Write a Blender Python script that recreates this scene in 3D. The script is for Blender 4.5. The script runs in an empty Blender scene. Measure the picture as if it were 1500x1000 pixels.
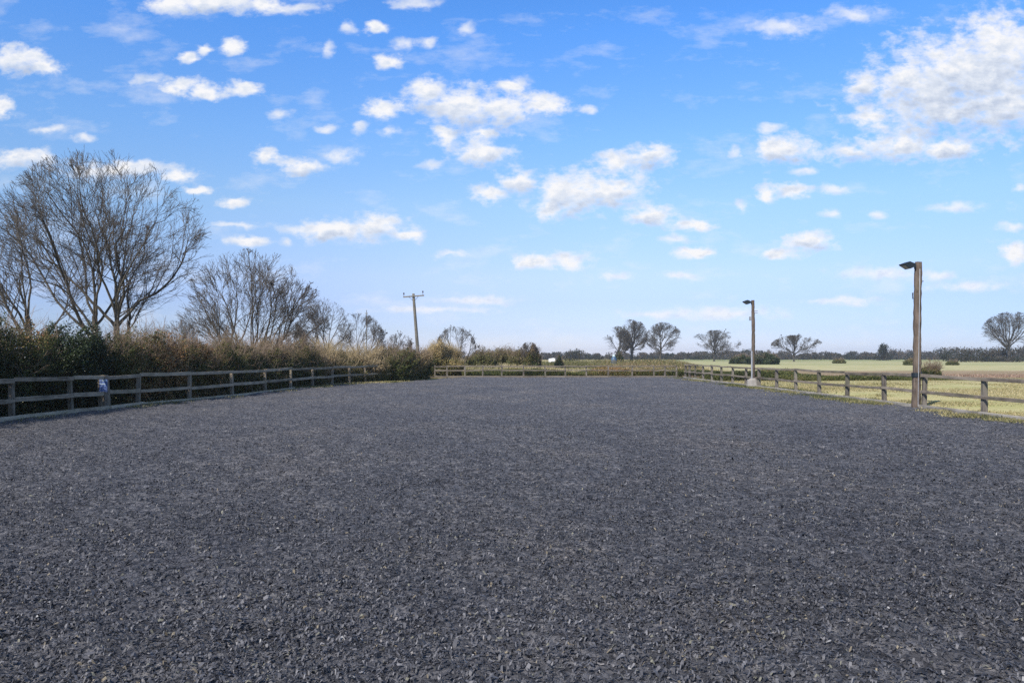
import bpy, math, random
import numpy as np

rng = np.random.default_rng(11)
random.seed(11)
scn = bpy.context.scene
COL = scn.collection
F, CX, HY, EYE = 1083.0, 750.0, 522.0, 1.7      # focal length and horizon in photo pixels, eye height in metres


def gx(px, y):
    """world x of a photo column at distance y"""
    return (px - CX) / F * y


def gz(py, y):
    """world z of a photo row at distance y"""
    return EYE - (py - HY) / F * y


# ------------------------------------------------------------------ object helpers
def tag(o, label=None, cat=None, group=None, kind=None):
    if label: o['label'] = label
    if cat: o['category'] = cat
    if group: o['group'] = group
    if kind: o['kind'] = kind
    return o


def empty(name, loc, label, cat, group=None):
    o = bpy.data.objects.new(name, None)
    o.empty_display_size = 0.3
    COL.objects.link(o)
    o.location = loc
    return tag(o, label, cat, group)


def mesh_obj(name, V, faces, mat, parent=None, loc=(0, 0, 0), tint=None, smooth=False):
    """one mesh object; V in world coordinates, faces an int array (M,k) or a list of such arrays / index lists"""
    V = np.asarray(V, np.float64)
    off = np.array(parent.location if parent is not None else loc, float)
    if parent is not None and parent.parent is not None:
        off = off + np.array(parent.parent.location, float)
    V = V - off
    me = bpy.data.meshes.new(name)
    if isinstance(faces, np.ndarray):
        faces = [faces]
    loops, starts, n = [], [], 0
    for fa in faces:
        fa = np.asarray(fa, np.int32)
        if fa.ndim == 1:
            fa = fa[None, :]
        loops.append(fa.ravel())
        starts.append(n + np.arange(fa.shape[0], dtype=np.int32) * fa.shape[1])
        n += fa.size
    loops = np.concatenate(loops); starts = np.concatenate(starts)
    me.vertices.add(len(V)); me.vertices.foreach_set('co', V.astype(np.float32).ravel())
    me.loops.add(len(loops)); me.loops.foreach_set('vertex_index', loops.astype(np.int32))
    me.polygons.add(len(starts)); me.polygons.foreach_set('loop_start', starts.astype(np.int32))
    me.update(calc_edges=True)
    me.polygons.foreach_set('use_smooth', np.full(len(starts), smooth))
    if tint is not None:
        a = me.attributes.new('tint', 'FLOAT', 'POINT')
        a.data.foreach_set('value', np.asarray(tint, np.float32))
    if mat is not None:
        me.materials.append(mat)
    o = bpy.data.objects.new(name, me)
    COL.objects.link(o)
    if parent is not None:
        o.parent = parent
    else:
        o.location = loc
    return o


class MB:
    """collects shapes for one mesh"""
    def __init__(s):
        s.V, s.Fq, s.n = [], [], 0

    def add(s, V, faces):
        V = np.asarray(V, float)
        for fa in (faces if isinstance(faces, list) else [faces]):
            fa = np.asarray(fa, int)
            if fa.ndim == 1: fa = fa[None, :]
            s.Fq.append(fa + s.n)
        s.V.append(V); s.n += len(V)
        return s

    def box(s, c, size, ax=None, taper=1.0):
        """box centred at c; ax = 3x3 rows of local axes; taper scales the +z end"""
        h = np.array(size, float) / 2
        v = np.array([[x, y, z] for z in (-1, 1) for y in (-1, 1) for x in (-1, 1)], float)
        v[:, :2] *= np.where(v[:, 2:3] > 0, taper, 1.0)
        v *= h
        if ax is not None: v = v @ np.array(ax, float)
        f = np.array([[0, 2, 3, 1], [4, 5, 7, 6], [0, 1, 5, 4], [2, 6, 7, 3], [0, 4, 6, 2], [1, 3, 7, 5]])
        return s.add(v + np.array(c, float), f)

    def tube(s, pts, rad, m=10, cap=True, jitter=0.0, sec=None):
        P = np.asarray(pts, float)[None]
        R = np.asarray(rad, float) * np.ones(P.shape[1])
        V, Q = tubes(P, R[None], m, sec)
        if jitter: V = V + rng.normal(0, jitter, V.shape)
        fs = [Q]
        if cap:
            k = P.shape[1]
            fs += [np.arange(m)[::-1].copy(), (np.arange(m) + (k - 1) * m)]
        return s.add(V, fs)

    def build(s, name, mat, parent=None, loc=(0, 0, 0), smooth=False, tint=None):
        return mesh_obj(name, np.concatenate(s.V), s.Fq, mat, parent, loc, tint, smooth)


def unit(a):
    return a / np.maximum(np.linalg.norm(a, axis=-1, keepdims=True), 1e-9)


def tubes(P, R, m, sec=None):
    """P (N,k,3), R (N,k): N tubes of k rings of m sides"""
    N, k, _ = P.shape
    d = unit(P[:, -1] - P[:, 0])
    ref = np.where(np.abs(d[:, 2:3]) > 0.8, np.array([[1.0, 0, 0]]), np.array([[0, 0, 1.0]]))
    T = np.empty_like(P)
    T[:, 1:-1] = P[:, 2:] - P[:, :-2]
    T[:, 0] = P[:, 1] - P[:, 0]
    T[:, -1] = P[:, -1] - P[:, -2]
    T = unit(T)
    U = unit(np.cross(T, ref[:, None, :]))
    W = np.cross(U, T)
    a = np.arange(m) / m * 2 * math.pi
    rr = np.ones(m) if sec is None else np.asarray(sec)
    ring = U[:, :, None, :] * (np.cos(a) * rr)[None, None, :, None] + W[:, :, None, :] * (np.sin(a) * rr)[None, None, :, None]
    V = (P[:, :, None, :] + ring * R[:, :, None, None]).reshape(-1, 3)
    b = (np.arange(N)[:, None, None] * k + np.arange(k - 1)[None, :, None]) * m
    j = np.arange(m)[None, None, :]
    j2 = (j + 1) % m
    Q = np.stack([b + j, b + j2, b + m + j2, b + m + j], -1).reshape(-1, 4)
    return V, Q


def snoise(P, scale, seed, octaves=3):
    """cheap smooth noise of points, about -1..1"""
    r = np.random.default_rng(seed)
    out, amp, tot = np.zeros(len(P)), 1.0, 0.0
    for _ in range(octaves):
        for _ in range(5):
            k = r.normal(0, 1, P.shape[1]) * scale
            out += amp * np.sin(P @ k + r.uniform(0, 6.28)) * 0.4
        tot += amp * 0.9
        amp *= 0.55; scale *= 2.1
    return out / tot


# ------------------------------------------------------------------ materials
def new_mat(name):
    m = bpy.data.materials.new(name)
    m.use_nodes = True
    nt = m.node_tree
    b = nt.nodes['Principled BSDF']
    return m, nt, b


def node(nt, typ, **kw):
    n = nt.nodes.new(typ)
    for k, v in kw.items():
        if k.startswith('i_'):
            key = k[2:]
            key = int(key) if key.isdigit() else key
            n.inputs[key].default_value = v
        else:
            setattr(n, k, v)
    return n


def ramp(nt, stops, fac=None, interp='LINEAR'):
    r = nt.nodes.new('ShaderNodeValToRGB')
    e = r.color_ramp
    e.interpolation = interp
    while len(e.elements) < len(stops): e.elements.new(0.5)
    for el, (p, c) in zip(e.elements, stops):
        el.position = p
        el.color = (*c, 1.0) if len(c) == 3 else c
    if fac is not None: nt.links.new(fac, r.inputs[0])
    return r


def noise(nt, vec, scale, detail=4, rough=0.55, w=None):
    n = nt.nodes.new('ShaderNodeTexNoise')
    n.inputs['Scale'].default_value = scale
    n.inputs['Detail'].default_value = detail
    n.inputs['Roughness'].default_value = rough
    if vec is not None: nt.links.new(vec, n.inputs['Vector'])
    return n


def mapping(nt, vec, scale=(1, 1, 1), rot=(0, 0, 0), loc=(0, 0, 0)):
    n = nt.nodes.new('ShaderNodeMapping')
    n.inputs['Scale'].default_value = scale
    n.inputs['Rotation'].default_value = rot
    n.inputs['Location'].default_value = loc
    nt.links.new(vec, n.inputs['Vector'])
    return n.outputs[0]


def mixc(nt, fac, a, b, mode='MIX'):
    n = nt.nodes.new('ShaderNodeMix')
    n.data_type = 'RGBA'
    n.blend_type = mode
    for val, i in ((fac, 0), (a, 6), (b, 7)):
        if isinstance(val, (int, float)): n.inputs[i].default_value = val
        elif isinstance(val, tuple): n.inputs[i].default_value = (*val, 1.0)
        else: nt.links.new(val, n.inputs[i])
    return n.outputs[2]


def math_n(nt, op, a, b=None, c=None, clamp=False):
    n = nt.nodes.new('ShaderNodeMath')
    n.operation = op
    n.use_clamp = clamp
    for i, v in enumerate((a, b, c)):
        if v is None: continue
        if isinstance(v, (int, float)): n.inputs[i].default_value = v
        else: nt.links.new(v, n.inputs[i])
    return n.outputs[0]


def bump(nt, b, height, strength=0.4, dist=0.02):
    n = nt.nodes.new('ShaderNodeBump')
    n.inputs['Strength'].default_value = strength
    n.inputs['Distance'].default_value = dist
    nt.links.new(height, n.inputs['Height'])
    nt.links.new(n.outputs[0], b.inputs['Normal'])


def wood(name, grain, dark, light, green=0.0, seed=0.0):
    """weathered timber; grain = vector scale, small along the grain"""
    m, nt, b = new_mat(name)
    tc = node(nt, 'ShaderNodeTexCoord')
    info = node(nt, 'ShaderNodeObjectInfo')
    add = node(nt, 'ShaderNodeVectorMath', operation='ADD')
    nt.links.new(tc.outputs['Object'], add.inputs[0])
    sc = node(nt, 'ShaderNodeVectorMath', operation='SCALE')
    comb = node(nt, 'ShaderNodeCombineXYZ')
    for i in range(3): nt.links.new(info.outputs['Random'], comb.inputs[i])
    nt.links.new(comb.outputs[0], sc.inputs[0]); sc.inputs['Scale'].default_value = 37.0 + seed
    nt.links.new(sc.outputs[0], add.inputs[1])
    g = noise(nt, mapping(nt, add.outputs[0], grain), 1.0, 6, 0.65)
    p = noise(nt, add.outputs[0], 2.2, 4, 0.6)
    f = math_n(nt, 'ADD', math_n(nt, 'MULTIPLY', g.outputs[0], 0.75), math_n(nt, 'MULTIPLY', p.outputs[0], 0.45))
    f2 = math_n(nt, 'ADD', f, math_n(nt, 'MULTIPLY_ADD', info.outputs['Random'], 0.16, -0.08))
    r = ramp(nt, [(0.38, dark), (0.58, tuple((a + c) / 2 for a, c in zip(dark, light))), (0.8, light)], f2)
    col = r.outputs[0]
    if green:
        gn = noise(nt, add.outputs[0], 1.3, 5, 0.65)
        gr = ramp(nt, [(0.5, (0, 0, 0)), (0.66, (green,) * 3)], gn.outputs[0])
        col = mixc(nt, gr.outputs[0], col, (0.10, 0.115, 0.045))
    nt.links.new(col, b.inputs['Base Color'])
    b.inputs['Roughness'].default_value = 0.9
    b.inputs['Specular IOR Level'].default_value = 0.25
    bump(nt, b, g.outputs[0], 0.5, 0.012)
    return m


def leaf_mat(name, stops, trans=0.25, rough=0.6):
    """colour from the per-leaf attribute 'tint'"""
    m, nt, b = new_mat(name)
    at = node(nt, 'ShaderNodeAttribute', attribute_name='tint')
    r = ramp(nt, stops, at.outputs['Fac'])
    nt.links.new(r.outputs[0], b.inputs['Base Color'])
    b.inputs['Roughness'].default_value = rough
    b.inputs['Specular IOR Level'].default_value = 0.25
    if trans:
        tr = node(nt, 'ShaderNodeBsdfTranslucent')
        nt.links.new(r.outputs[0], tr.inputs[0])
        mx = node(nt, 'ShaderNodeMixShader')
        mx.inputs[0].default_value = trans
        nt.links.new(b.outputs[0], mx.inputs[1]); nt.links.new(tr.outputs[0], mx.inputs[2])
        nt.links.new(mx.outputs[0], nt.nodes['Material Output'].inputs[0])
    return m


def bark(name, dark, light, sc=6.0):
    m, nt, b = new_mat(name)
    tc = node(nt, 'ShaderNodeTexCoord')
    n1 = noise(nt, mapping(nt, tc.outputs['Object'], (sc, sc, sc * 0.25)), 1.0, 5, 0.65)
    n2 = noise(nt, tc.outputs['Object'], 0.7, 3)
    f = math_n(nt, 'ADD', math_n(nt, 'MULTIPLY', n1.outputs[0], 0.6), math_n(nt, 'MULTIPLY', n2.outputs[0], 0.4))
    r = ramp(nt, [(0.36, dark), (0.64, light)], f)
    nt.links.new(r.outputs[0], b.inputs['Base Color'])
    b.inputs['Roughness'].default_value = 0.95
    b.inputs['Specular IOR Level'].default_value = 0.15
    bump(nt, b, n1.outputs[0], 0.6, 0.03)
    return m


def plain(name, col, rough=0.6, metal=0.0, var=0.15, scale=6.0):
    m, nt, b = new_mat(name)
    tc = node(nt, 'ShaderNodeTexCoord')
    n = noise(nt, tc.outputs['Object'], scale, 5, 0.6)
    r = ramp(nt, [(0.3, tuple(c * (1 - var) for c in col)), (0.7, tuple(min(1, c * (1 + var)) for c in col))], n.outputs[0])
    nt.links.new(r.outputs[0], b.inputs['Base Color'])
    b.inputs['Roughness'].default_value = rough
    b.inputs['Metallic'].default_value = metal
    bump(nt, b, n.outputs[0], 0.15, 0.01)
    return m


M = {}
M['post_grey'] = wood('weathered_post', (18, 18, 1.6), (0.045, 0.038, 0.032), (0.20, 0.175, 0.145), 0.35)
M['rail_grey'] = wood('weathered_rail', (16, 1.4, 22), (0.055, 0.045, 0.037), (0.30, 0.25, 0.195), 0.35, 3)
M['rail_left'] = wood('shade_lifted_rail', (16, 1.4, 22), (0.10, 0.080, 0.058), (0.46, 0.37, 0.265), 0.3, 6)  # rail timber with light put into the colour to offset hedge shade
M['post_left'] = wood('shade_lifted_post', (18, 18, 1.6), (0.06, 0.049, 0.036), (0.32, 0.26, 0.19), 0.3, 8)  # post timber, likewise brightened in colour against the hedge shade
M['rail_far'] = wood('weathered_far_rail', (1.4, 16, 22), (0.05, 0.042, 0.035), (0.22, 0.185, 0.15), 0.1, 4)
M['board'] = wood('edging_board', (14, 0.9, 14), (0.24, 0.19, 0.135), (0.62, 0.50, 0.36), 0.25, 5)
M['board_grey'] = wood('grey_board', (14, 0.9, 14), (0.15, 0.135, 0.115), (0.44, 0.40, 0.345), 0.4, 11)
M['pole_wood'] = wood('pole_wood', (15, 15, 1.9), (0.012, 0.009, 0.008), (0.155, 0.118, 0.092), 0.12, 7)
M['utility_wood'] = wood('utility_wood', (9, 9, 0.7), (0.075, 0.07, 0.06), (0.22, 0.20, 0.16), 0.1, 9)
M['bark'] = bark('bare_bark', (0.035, 0.031, 0.026), (0.115, 0.10, 0.082))
M['twig'] = bark('bare_twig', (0.050, 0.044, 0.039), (0.135, 0.118, 0.104))
M['far_bark'] = bark('far_bark', (0.04, 0.037, 0.032), (0.09, 0.083, 0.07))
M['far_twig'] = bark('far_twig', (0.055, 0.050, 0.043), (0.12, 0.108, 0.092))
M['hedge_twig'] = bark('hedge_twig', (0.10, 0.072, 0.052), (0.28, 0.21, 0.15))
M['straw_twig'] = bark('straw_twig', (0.20, 0.155, 0.09), (0.42, 0.33, 0.19))
M['black_metal'] = plain('black_metal', (0.018, 0.026, 0.032), 0.42, 0.4)
M['galv'] = plain('galvanised', (0.36, 0.36, 0.37), 0.5, 0.6)
M['concrete'] = plain('concrete', (0.25, 0.23, 0.205), 0.95, 0, 0.2, 4)
M['ceramic'] = plain('ceramic', (0.06, 0.045, 0.04), 0.3)
M['blue_sign'] = plain('blue_sign', (0.09, 0.14, 0.30), 0.5)
M['white_paint'] = plain('white_paint', (0.78, 0.78, 0.76), 0.5, 0, 0.06, 2)
M['blue_plastic'] = plain('blue_plastic', (0.035, 0.085, 0.15), 0.5)
M['pale_plastic'] = plain('pale_plastic', (0.45, 0.54, 0.56), 0.5)
M['rubber'] = plain('tyre_rubber', (0.02, 0.02, 0.02), 0.8)

GREEN = [(0.0, (0.016, 0.024, 0.008)), (0.3, (0.066, 0.080, 0.022)), (0.55, (0.140, 0.145, 0.045)),
         (0.70, (0.23, 0.165, 0.07)), (0.84, (0.29, 0.13, 0.05)), (1.0, (0.44, 0.34, 0.18))]
M['bramble'] = leaf_mat('bramble_leaf', GREEN)
M['holly'] = leaf_mat('holly_leaf', [(0, (0.010, 0.020, 0.008)), (0.6, (0.050, 0.070, 0.028)), (1, (0.12, 0.14, 0.06))], 0.1, 0.35)
M['brown'] = leaf_mat('brown_leaf', [(0.0, (0.06, 0.075, 0.022)), (0.3, (0.14, 0.135, 0.048)), (0.5, (0.205, 0.165, 0.075)),
                                     (0.75, (0.31, 0.22, 0.125)), (1.0, (0.47, 0.37, 0.22))])
M['straw'] = leaf_mat('straw_leaf', [(0.0, (0.06, 0.07, 0.022)), (0.3, (0.22, 0.185, 0.07)), (0.6, (0.43, 0.32, 0.14)),
                                     (1.0, (0.60, 0.47, 0.25))])
M['grass'] = leaf_mat('grass_blade', [(0.0, (0.035, 0.055, 0.016)), (0.35, (0.12, 0.13, 0.045)), (0.65, (0.33, 0.28, 0.13)),
                                      (1.0, (0.55, 0.46, 0.27))], 0.3)
M['wood_far'] = leaf_mat('far_wood_leaf', [(0.0, (0.014, 0.022, 0.011)), (0.35, (0.040, 0.037, 0.025)), (0.7, (0.078, 0.062, 0.046)),
                                           (1.0, (0.13, 0.105, 0.085))], 0.1)


# ------------------------------------------------------------------ ground and arena
def ground_material():
    m, nt, b = new_mat('field_ground')
    geo = node(nt, 'ShaderNodeNewGeometry')
    sep = node(nt, 'ShaderNodeSeparateXYZ')
    nt.links.new(geo.outputs['Position'], sep.inputs[0])
    X, Y = sep.outputs[0], sep.outputs[1]
    big = noise(nt, geo.outputs['Position'], 0.03, 4, 0.6)
    mid = noise(nt, geo.outputs['Position'], 0.25, 5, 0.6)
    fine = noise(nt, mapping(nt, geo.outputs['Position'], (1, 1, 1)), 3.2, 6, 0.7)
    tiny = noise(nt, geo.outputs['Position'], 22.0, 4, 0.7)
    # distance from the arena side, wobbled, so the strips across the field have ragged edges
    wob = math_n(nt, 'MULTIPLY_ADD', mid.outputs[0], 9.0, -4.5)
    yy = math_n(nt, 'ADD', math_n(nt, 'ADD', Y, wob), math_n(nt, 'MULTIPLY', X, 0.02))
    t = math_n(nt, 'DIVIDE', yy, 400.0)
    grass = (0.48, 0.42, 0.215)
    pale = (0.43, 0.395, 0.24)
    soil = (0.27, 0.20, 0.135)
    green = (0.36, 0.355, 0.20)
    r = ramp(nt, [(0.0, grass), (0.125, (0.44, 0.40, 0.22)), (0.148, (0.24, 0.20, 0.10)), (0.158, soil), (0.225, (0.31, 0.235, 0.16)), (0.243, pale),
                  (0.36, (0.44, 0.405, 0.235)), (0.40, green), (0.48, (0.39, 0.375, 0.22)), (0.56, pale), (0.62, green), (1.0, (0.26, 0.28, 0.13))], t)
    edge = math_n(nt, 'SUBTRACT', math_n(nt, 'ADD', X, wob), math_n(nt, 'MULTIPLY_ADD', Y, 0.2, 4.0))
    em = node(nt, 'ShaderNodeMapRange'); nt.links.new(edge, em.inputs[0]); em.inputs[1].default_value = -4.0; em.inputs[2].default_value = 8.0
    past = node(nt, 'ShaderNodeMapRange'); nt.links.new(Y, past.inputs[0]); past.inputs[1].default_value = 62.0; past.inputs[2].default_value = 68.0
    sm = math_n(nt, 'MULTIPLY', past.outputs[0], math_n(nt, 'SUBTRACT', 1.0, em.outputs[0]))
    col = mixc(nt, sm, r.outputs[0], mixc(nt, ramp(nt, [(0.4, (0, 0, 0)), (0.6, (1, 1, 1))], big.outputs[0]).outputs[0], (0.40, 0.32, 0.175), (0.27, 0.24, 0.115)))
    v1 = ramp(nt, [(0.30, (0.72, 0.78, 0.66)), (0.5, (1, 1, 1)), (0.72, (1.12, 1.06, 1.0))], fine.outputs[0])
    col = mixc(nt, 0.85, col, v1.outputs[0], 'MULTIPLY')
    v2 = ramp(nt, [(0.32, (0.70, 0.80, 0.58)), (0.55, (1, 1, 1)), (0.7, (1.1, 1.05, 1.0))], mid.outputs[0])
    col = mixc(nt, 0.8, col, v2.outputs[0], 'MULTIPLY')
    v3 = ramp(nt, [(0.3, (0.78, 0.78, 0.72)), (0.7, (1.15, 1.12, 1.1))], tiny.outputs[0])
    col = mixc(nt, 0.8, col, v3.outputs[0], 'MULTIPLY')
    nt.links.new(col, b.inputs['Base Color'])
    b.inputs['Roughness'].default_value = 1.0
    b.inputs['Specular IOR Level'].default_value = 0.05
    bump(nt, b, fine.outputs[0], 0.5, 0.06)
    return m


def arena_material():
    m, nt, b = new_mat('arena_surface')
    geo = node(nt, 'ShaderNodeNewGeometry')
    P = geo.outputs['Position']
    v = node(nt, 'ShaderNodeTexVoronoi', feature='F1')
    nt.links.new(mapping(nt, P, (1, 0.8, 1), (0, 0, 0.3)), v.inputs['Vector'])
    v.inputs['Scale'].default_value = 26.0
    sepc = node(nt, 'ShaderNodeSeparateColor')
    nt.links.new(v.outputs['Color'], sepc.inputs[0])
    n1 = noise(nt, P, 45.0, 4, 0.75)
    n0 = noise(nt, P, 9.0, 5, 0.7)
    nb = noise(nt, mapping(nt, P, (0.35, 0.22, 1)), 1.0, 5, 0.6)
    nh = noise(nt, P, 1.6, 4, 0.6)
    f = math_n(nt, 'ADD', math_n(nt, 'MULTIPLY', sepc.outputs[0], 0.45), math_n(nt, 'MULTIPLY', n1.outputs[0], 0.55))
    f = math_n(nt, 'ADD', f, math_n(nt, 'MULTIPLY_ADD', n0.outputs[0], 0.9, -0.45))
    n4 = noise(nt, P, 3.6, 5, 0.7)
    f = math_n(nt, 'ADD', f, math_n(nt, 'MULTIPLY_ADD', n4.outputs[0], 0.7, -0.35))
    r = ramp(nt, [(0.16, (0.022, 0.022, 0.026)), (0.46, (0.088, 0.087, 0.094)), (0.68, (0.158, 0.154, 0.160)), (0.9, (0.29, 0.275, 0.265))], f)
    big = ramp(nt, [(0.30, (0.74, 0.76, 0.82)), (0.52, (1, 1, 1)), (0.70, (1.26, 1.19, 1.10))], nb.outputs[0])
    col = mixc(nt, 1.0, r.outputs[0], big.outputs[0], 'MULTIPLY')
    hp = ramp(nt, [(0.33, (0.82, 0.82, 0.85)), (0.6, (1.06, 1.05, 1.04))], nh.outputs[0])
    col = mixc(nt, 0.8, col, hp.outputs[0], 'MULTIPLY')
    nt.links.new(col, b.inputs['Base Color'])
    b.inputs['Roughness'].default_value = 0.85
    b.inputs['Specular IOR Level'].default_value = 0.3
    h = math_n(nt, 'ADD', math_n(nt, 'MULTIPLY', v.outputs['Distance'], -0.5), math_n(nt, 'ADD', n1.outputs[0], math_n(nt, 'MULTIPLY_ADD', n0.outputs[0], 2.2, math_n(nt, 'MULTIPLY', n4.outputs[0], 2.0))))
    bump(nt, b, h, 1.0, 0.035)
    return m


# fence lines in plan: left (from the photographed posts), far, right
LEFT = [(-13.5, 12.0), (-13.5, 14.6), (-13.45, 17.2), (-13.4, 19.8), (-13.3, 22.3), (-13.0, 23.6), (-13.0, 25.7), (-12.4, 28.4), (-11.9, 31.4), (-11.7, 35.0), (-11.5, 38.4),
        (-11.05, 41.0), (-10.6, 43.6), (-10.15, 46.2), (-9.65, 48.6), (-9.1, 51.0), (-8.5, 53.5), (-7.9, 56.0), (-7.2, 58.6)]
RX, FARY = 13.6, 61.0
RIGHT_Y = [7.4, 10.1, 12.9, 15.7, 18.5, 21.3, 24.4, 27.0, 30.0, 32.7, 35.4, 38.0, 40.7, 43.0, 45.6, 48.0, 50.3, 52.6, 54.8, 56.6, 58.0]
FAR_PX = [637, 655, 681, 707, 735, 767, 799, 828, 859, 891, 926, 958, 974, 991]


def left_x(y):
    ys = np.array([-20] + [p[1] for p in LEFT] + [62.0]); xs = np.array([-13.5] + [p[0] for p in LEFT] + [-5.9])
    return np.interp(y, ys, xs)


def arena_left(y):
    """inner edge of the riding surface on the left; it cuts the far corner"""
    return np.maximum(left_x(y) + 0.22, np.interp(y, [-20, 46, 48.4, 52.6, 57, 60.5], [-30, -9.9, -7.9, -5.9, -5.0, -4.0]))


def make_ground():
    xs = np.concatenate([[-1450, -900, -500, -200, -90], np.linspace(-50, 90, 71), [130, 200, 500, 900, 1450]])
    ys = np.concatenate([[-300, -100, -30], np.linspace(-10, 130, 71), [160, 200, 260, 350, 500, 800, 1200, 1680]])
    X, Y = np.meshgrid(xs, ys, indexing='ij')
    P = np.stack([X.ravel(), Y.ravel()], 1)
    dist = np.maximum(np.abs(P[:, 0]) - 13.2, np.maximum(P[:, 1] - 60.5, -12 - P[:, 1]))
    z = -0.07 + 0.035 * snoise(P, 0.35, 3) * np.clip(dist, 0, 1) * (np.abs(P[:, 0]) < 150) * (P[:, 1] < 250)
    n, m_ = X.shape
    i, j = np.meshgrid(np.arange(n - 1), np.arange(m_ - 1), indexing='ij')
    a = i * m_ + j
    Q = np.stack([a, a + m_, a + m_ + 1, a + 1], -1).reshape(-1, 4)
    o = mesh_obj('ground', np.column_stack([P, z]), Q, ground_material(), smooth=True)
    tag(o, 'pale dry grass field with brown and green strips around the arena', 'ground', kind='structure')


def arena_z(P):
    """gentle raked and trodden relief"""
    return 0.020 * snoise(P * np.array([1.0, 0.8]), 1.1, 21) + 0.018 * snoise(P, 4.2, 22, 2) + 0.014 * snoise(P, 11.0, 23, 3)


def make_bank():
    ys = np.linspace(-6, 62, 140); t = np.linspace(0, 1, 14)
    x = left_x(ys)[:, None] - 0.14 - 3.6 * t[None]
    P = np.stack([x.ravel(), np.repeat(ys, 14)], 1)
    z = 0.0 + 0.05 * snoise(P, 1.5, 55) + 0.06 * np.sin(np.tile(t, 140) * 3.14)
    z[np.tile(t, 140) > 0.95] = -0.2
    i, j = np.meshgrid(np.arange(139), np.arange(13), indexing='ij'); a = i * 14 + j
    m, nt, b = new_mat('leaf_litter')
    geo = node(nt, 'ShaderNodeNewGeometry')
    n1 = noise(nt, geo.outputs['Position'], 14.0, 6, 0.7)
    r = ramp(nt, [(0.3, (0.022, 0.017, 0.011)), (0.52, (0.07, 0.052, 0.032)), (0.75, (0.17, 0.13, 0.08))], n1.outputs[0])
    nt.links.new(r.outputs[0], b.inputs['Base Color']); b.inputs['Roughness'].default_value = 1.0
    bump(nt, b, n1.outputs[0], 0.8, 0.04)
    o = mesh_obj('hedge_bank', np.column_stack([P, z]), np.stack([a, a + 1, a + 15, a + 14], -1).reshape(-1, 4)[:, ::-1], m, smooth=True)
    tag(o, 'dark soil and leaf litter under the hedgerow', 'soil', kind='structure')


def make_arena():
    ys = np.concatenate([np.linspace(-12, 1.5, 12), np.linspace(1.6, 14, 250), np.linspace(14.06, 60.6, 420)])
    t = np.linspace(0, 1, 460)
    L = arena_left(ys)
    X = L[:, None] + (RX - 0.2 - L)[:, None] * t[None]
    Y = np.repeat(ys[:, None], 460, 1)
    P = np.stack([X.ravel(), Y.ravel()], 1)
    z = arena_z(P)
    edge = np.minimum(P[:, 0] - np.repeat(L, 460), RX - 0.2 - P[:, 0])
    z += 0.05 * np.exp(-(edge / 0.55) ** 2) * (0.6 + 0.6 * snoise(P, 0.8, 31))
    n, m_ = X.shape
    i, j = np.meshgrid(np.arange(n - 1), np.arange(m_ - 1), indexing='ij')
    a = i * m_ + j
    Q = np.stack([a, a + 1, a + m_ + 1, a + m_], -1).reshape(-1, 4)
    o = mesh_obj('arena_ground', np.column_stack([P, z]), Q, arena_material(), smooth=True)
    tag(o, 'dark grey shredded rubber riding surface inside the fence', 'arena surface', kind='structure')


def chip_material():
    m, nt, b = new_mat('rubber_chip')
    at = node(nt, 'ShaderNodeAttribute', attribute_name='tint')
    r = ramp(nt, [(0.0, (0.012, 0.013, 0.016)), (0.35, (0.045, 0.045, 0.052)), (0.65, (0.110, 0.108, 0.116)), (0.86, (0.20, 0.193, 0.196)),
                  (0.93, (0.19, 0.155, 0.11)), (0.975, (0.11, 0.105, 0.065)), (1.0, (0.30, 0.29, 0.28))], at.outputs['Fac'])
    nt.links.new(r.outputs[0], b.inputs['Base Color'])
    b.inputs['Roughness'].default_value = 0.6
    b.inputs['Specular IOR Level'].default_value = 0.4
    return m


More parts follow.
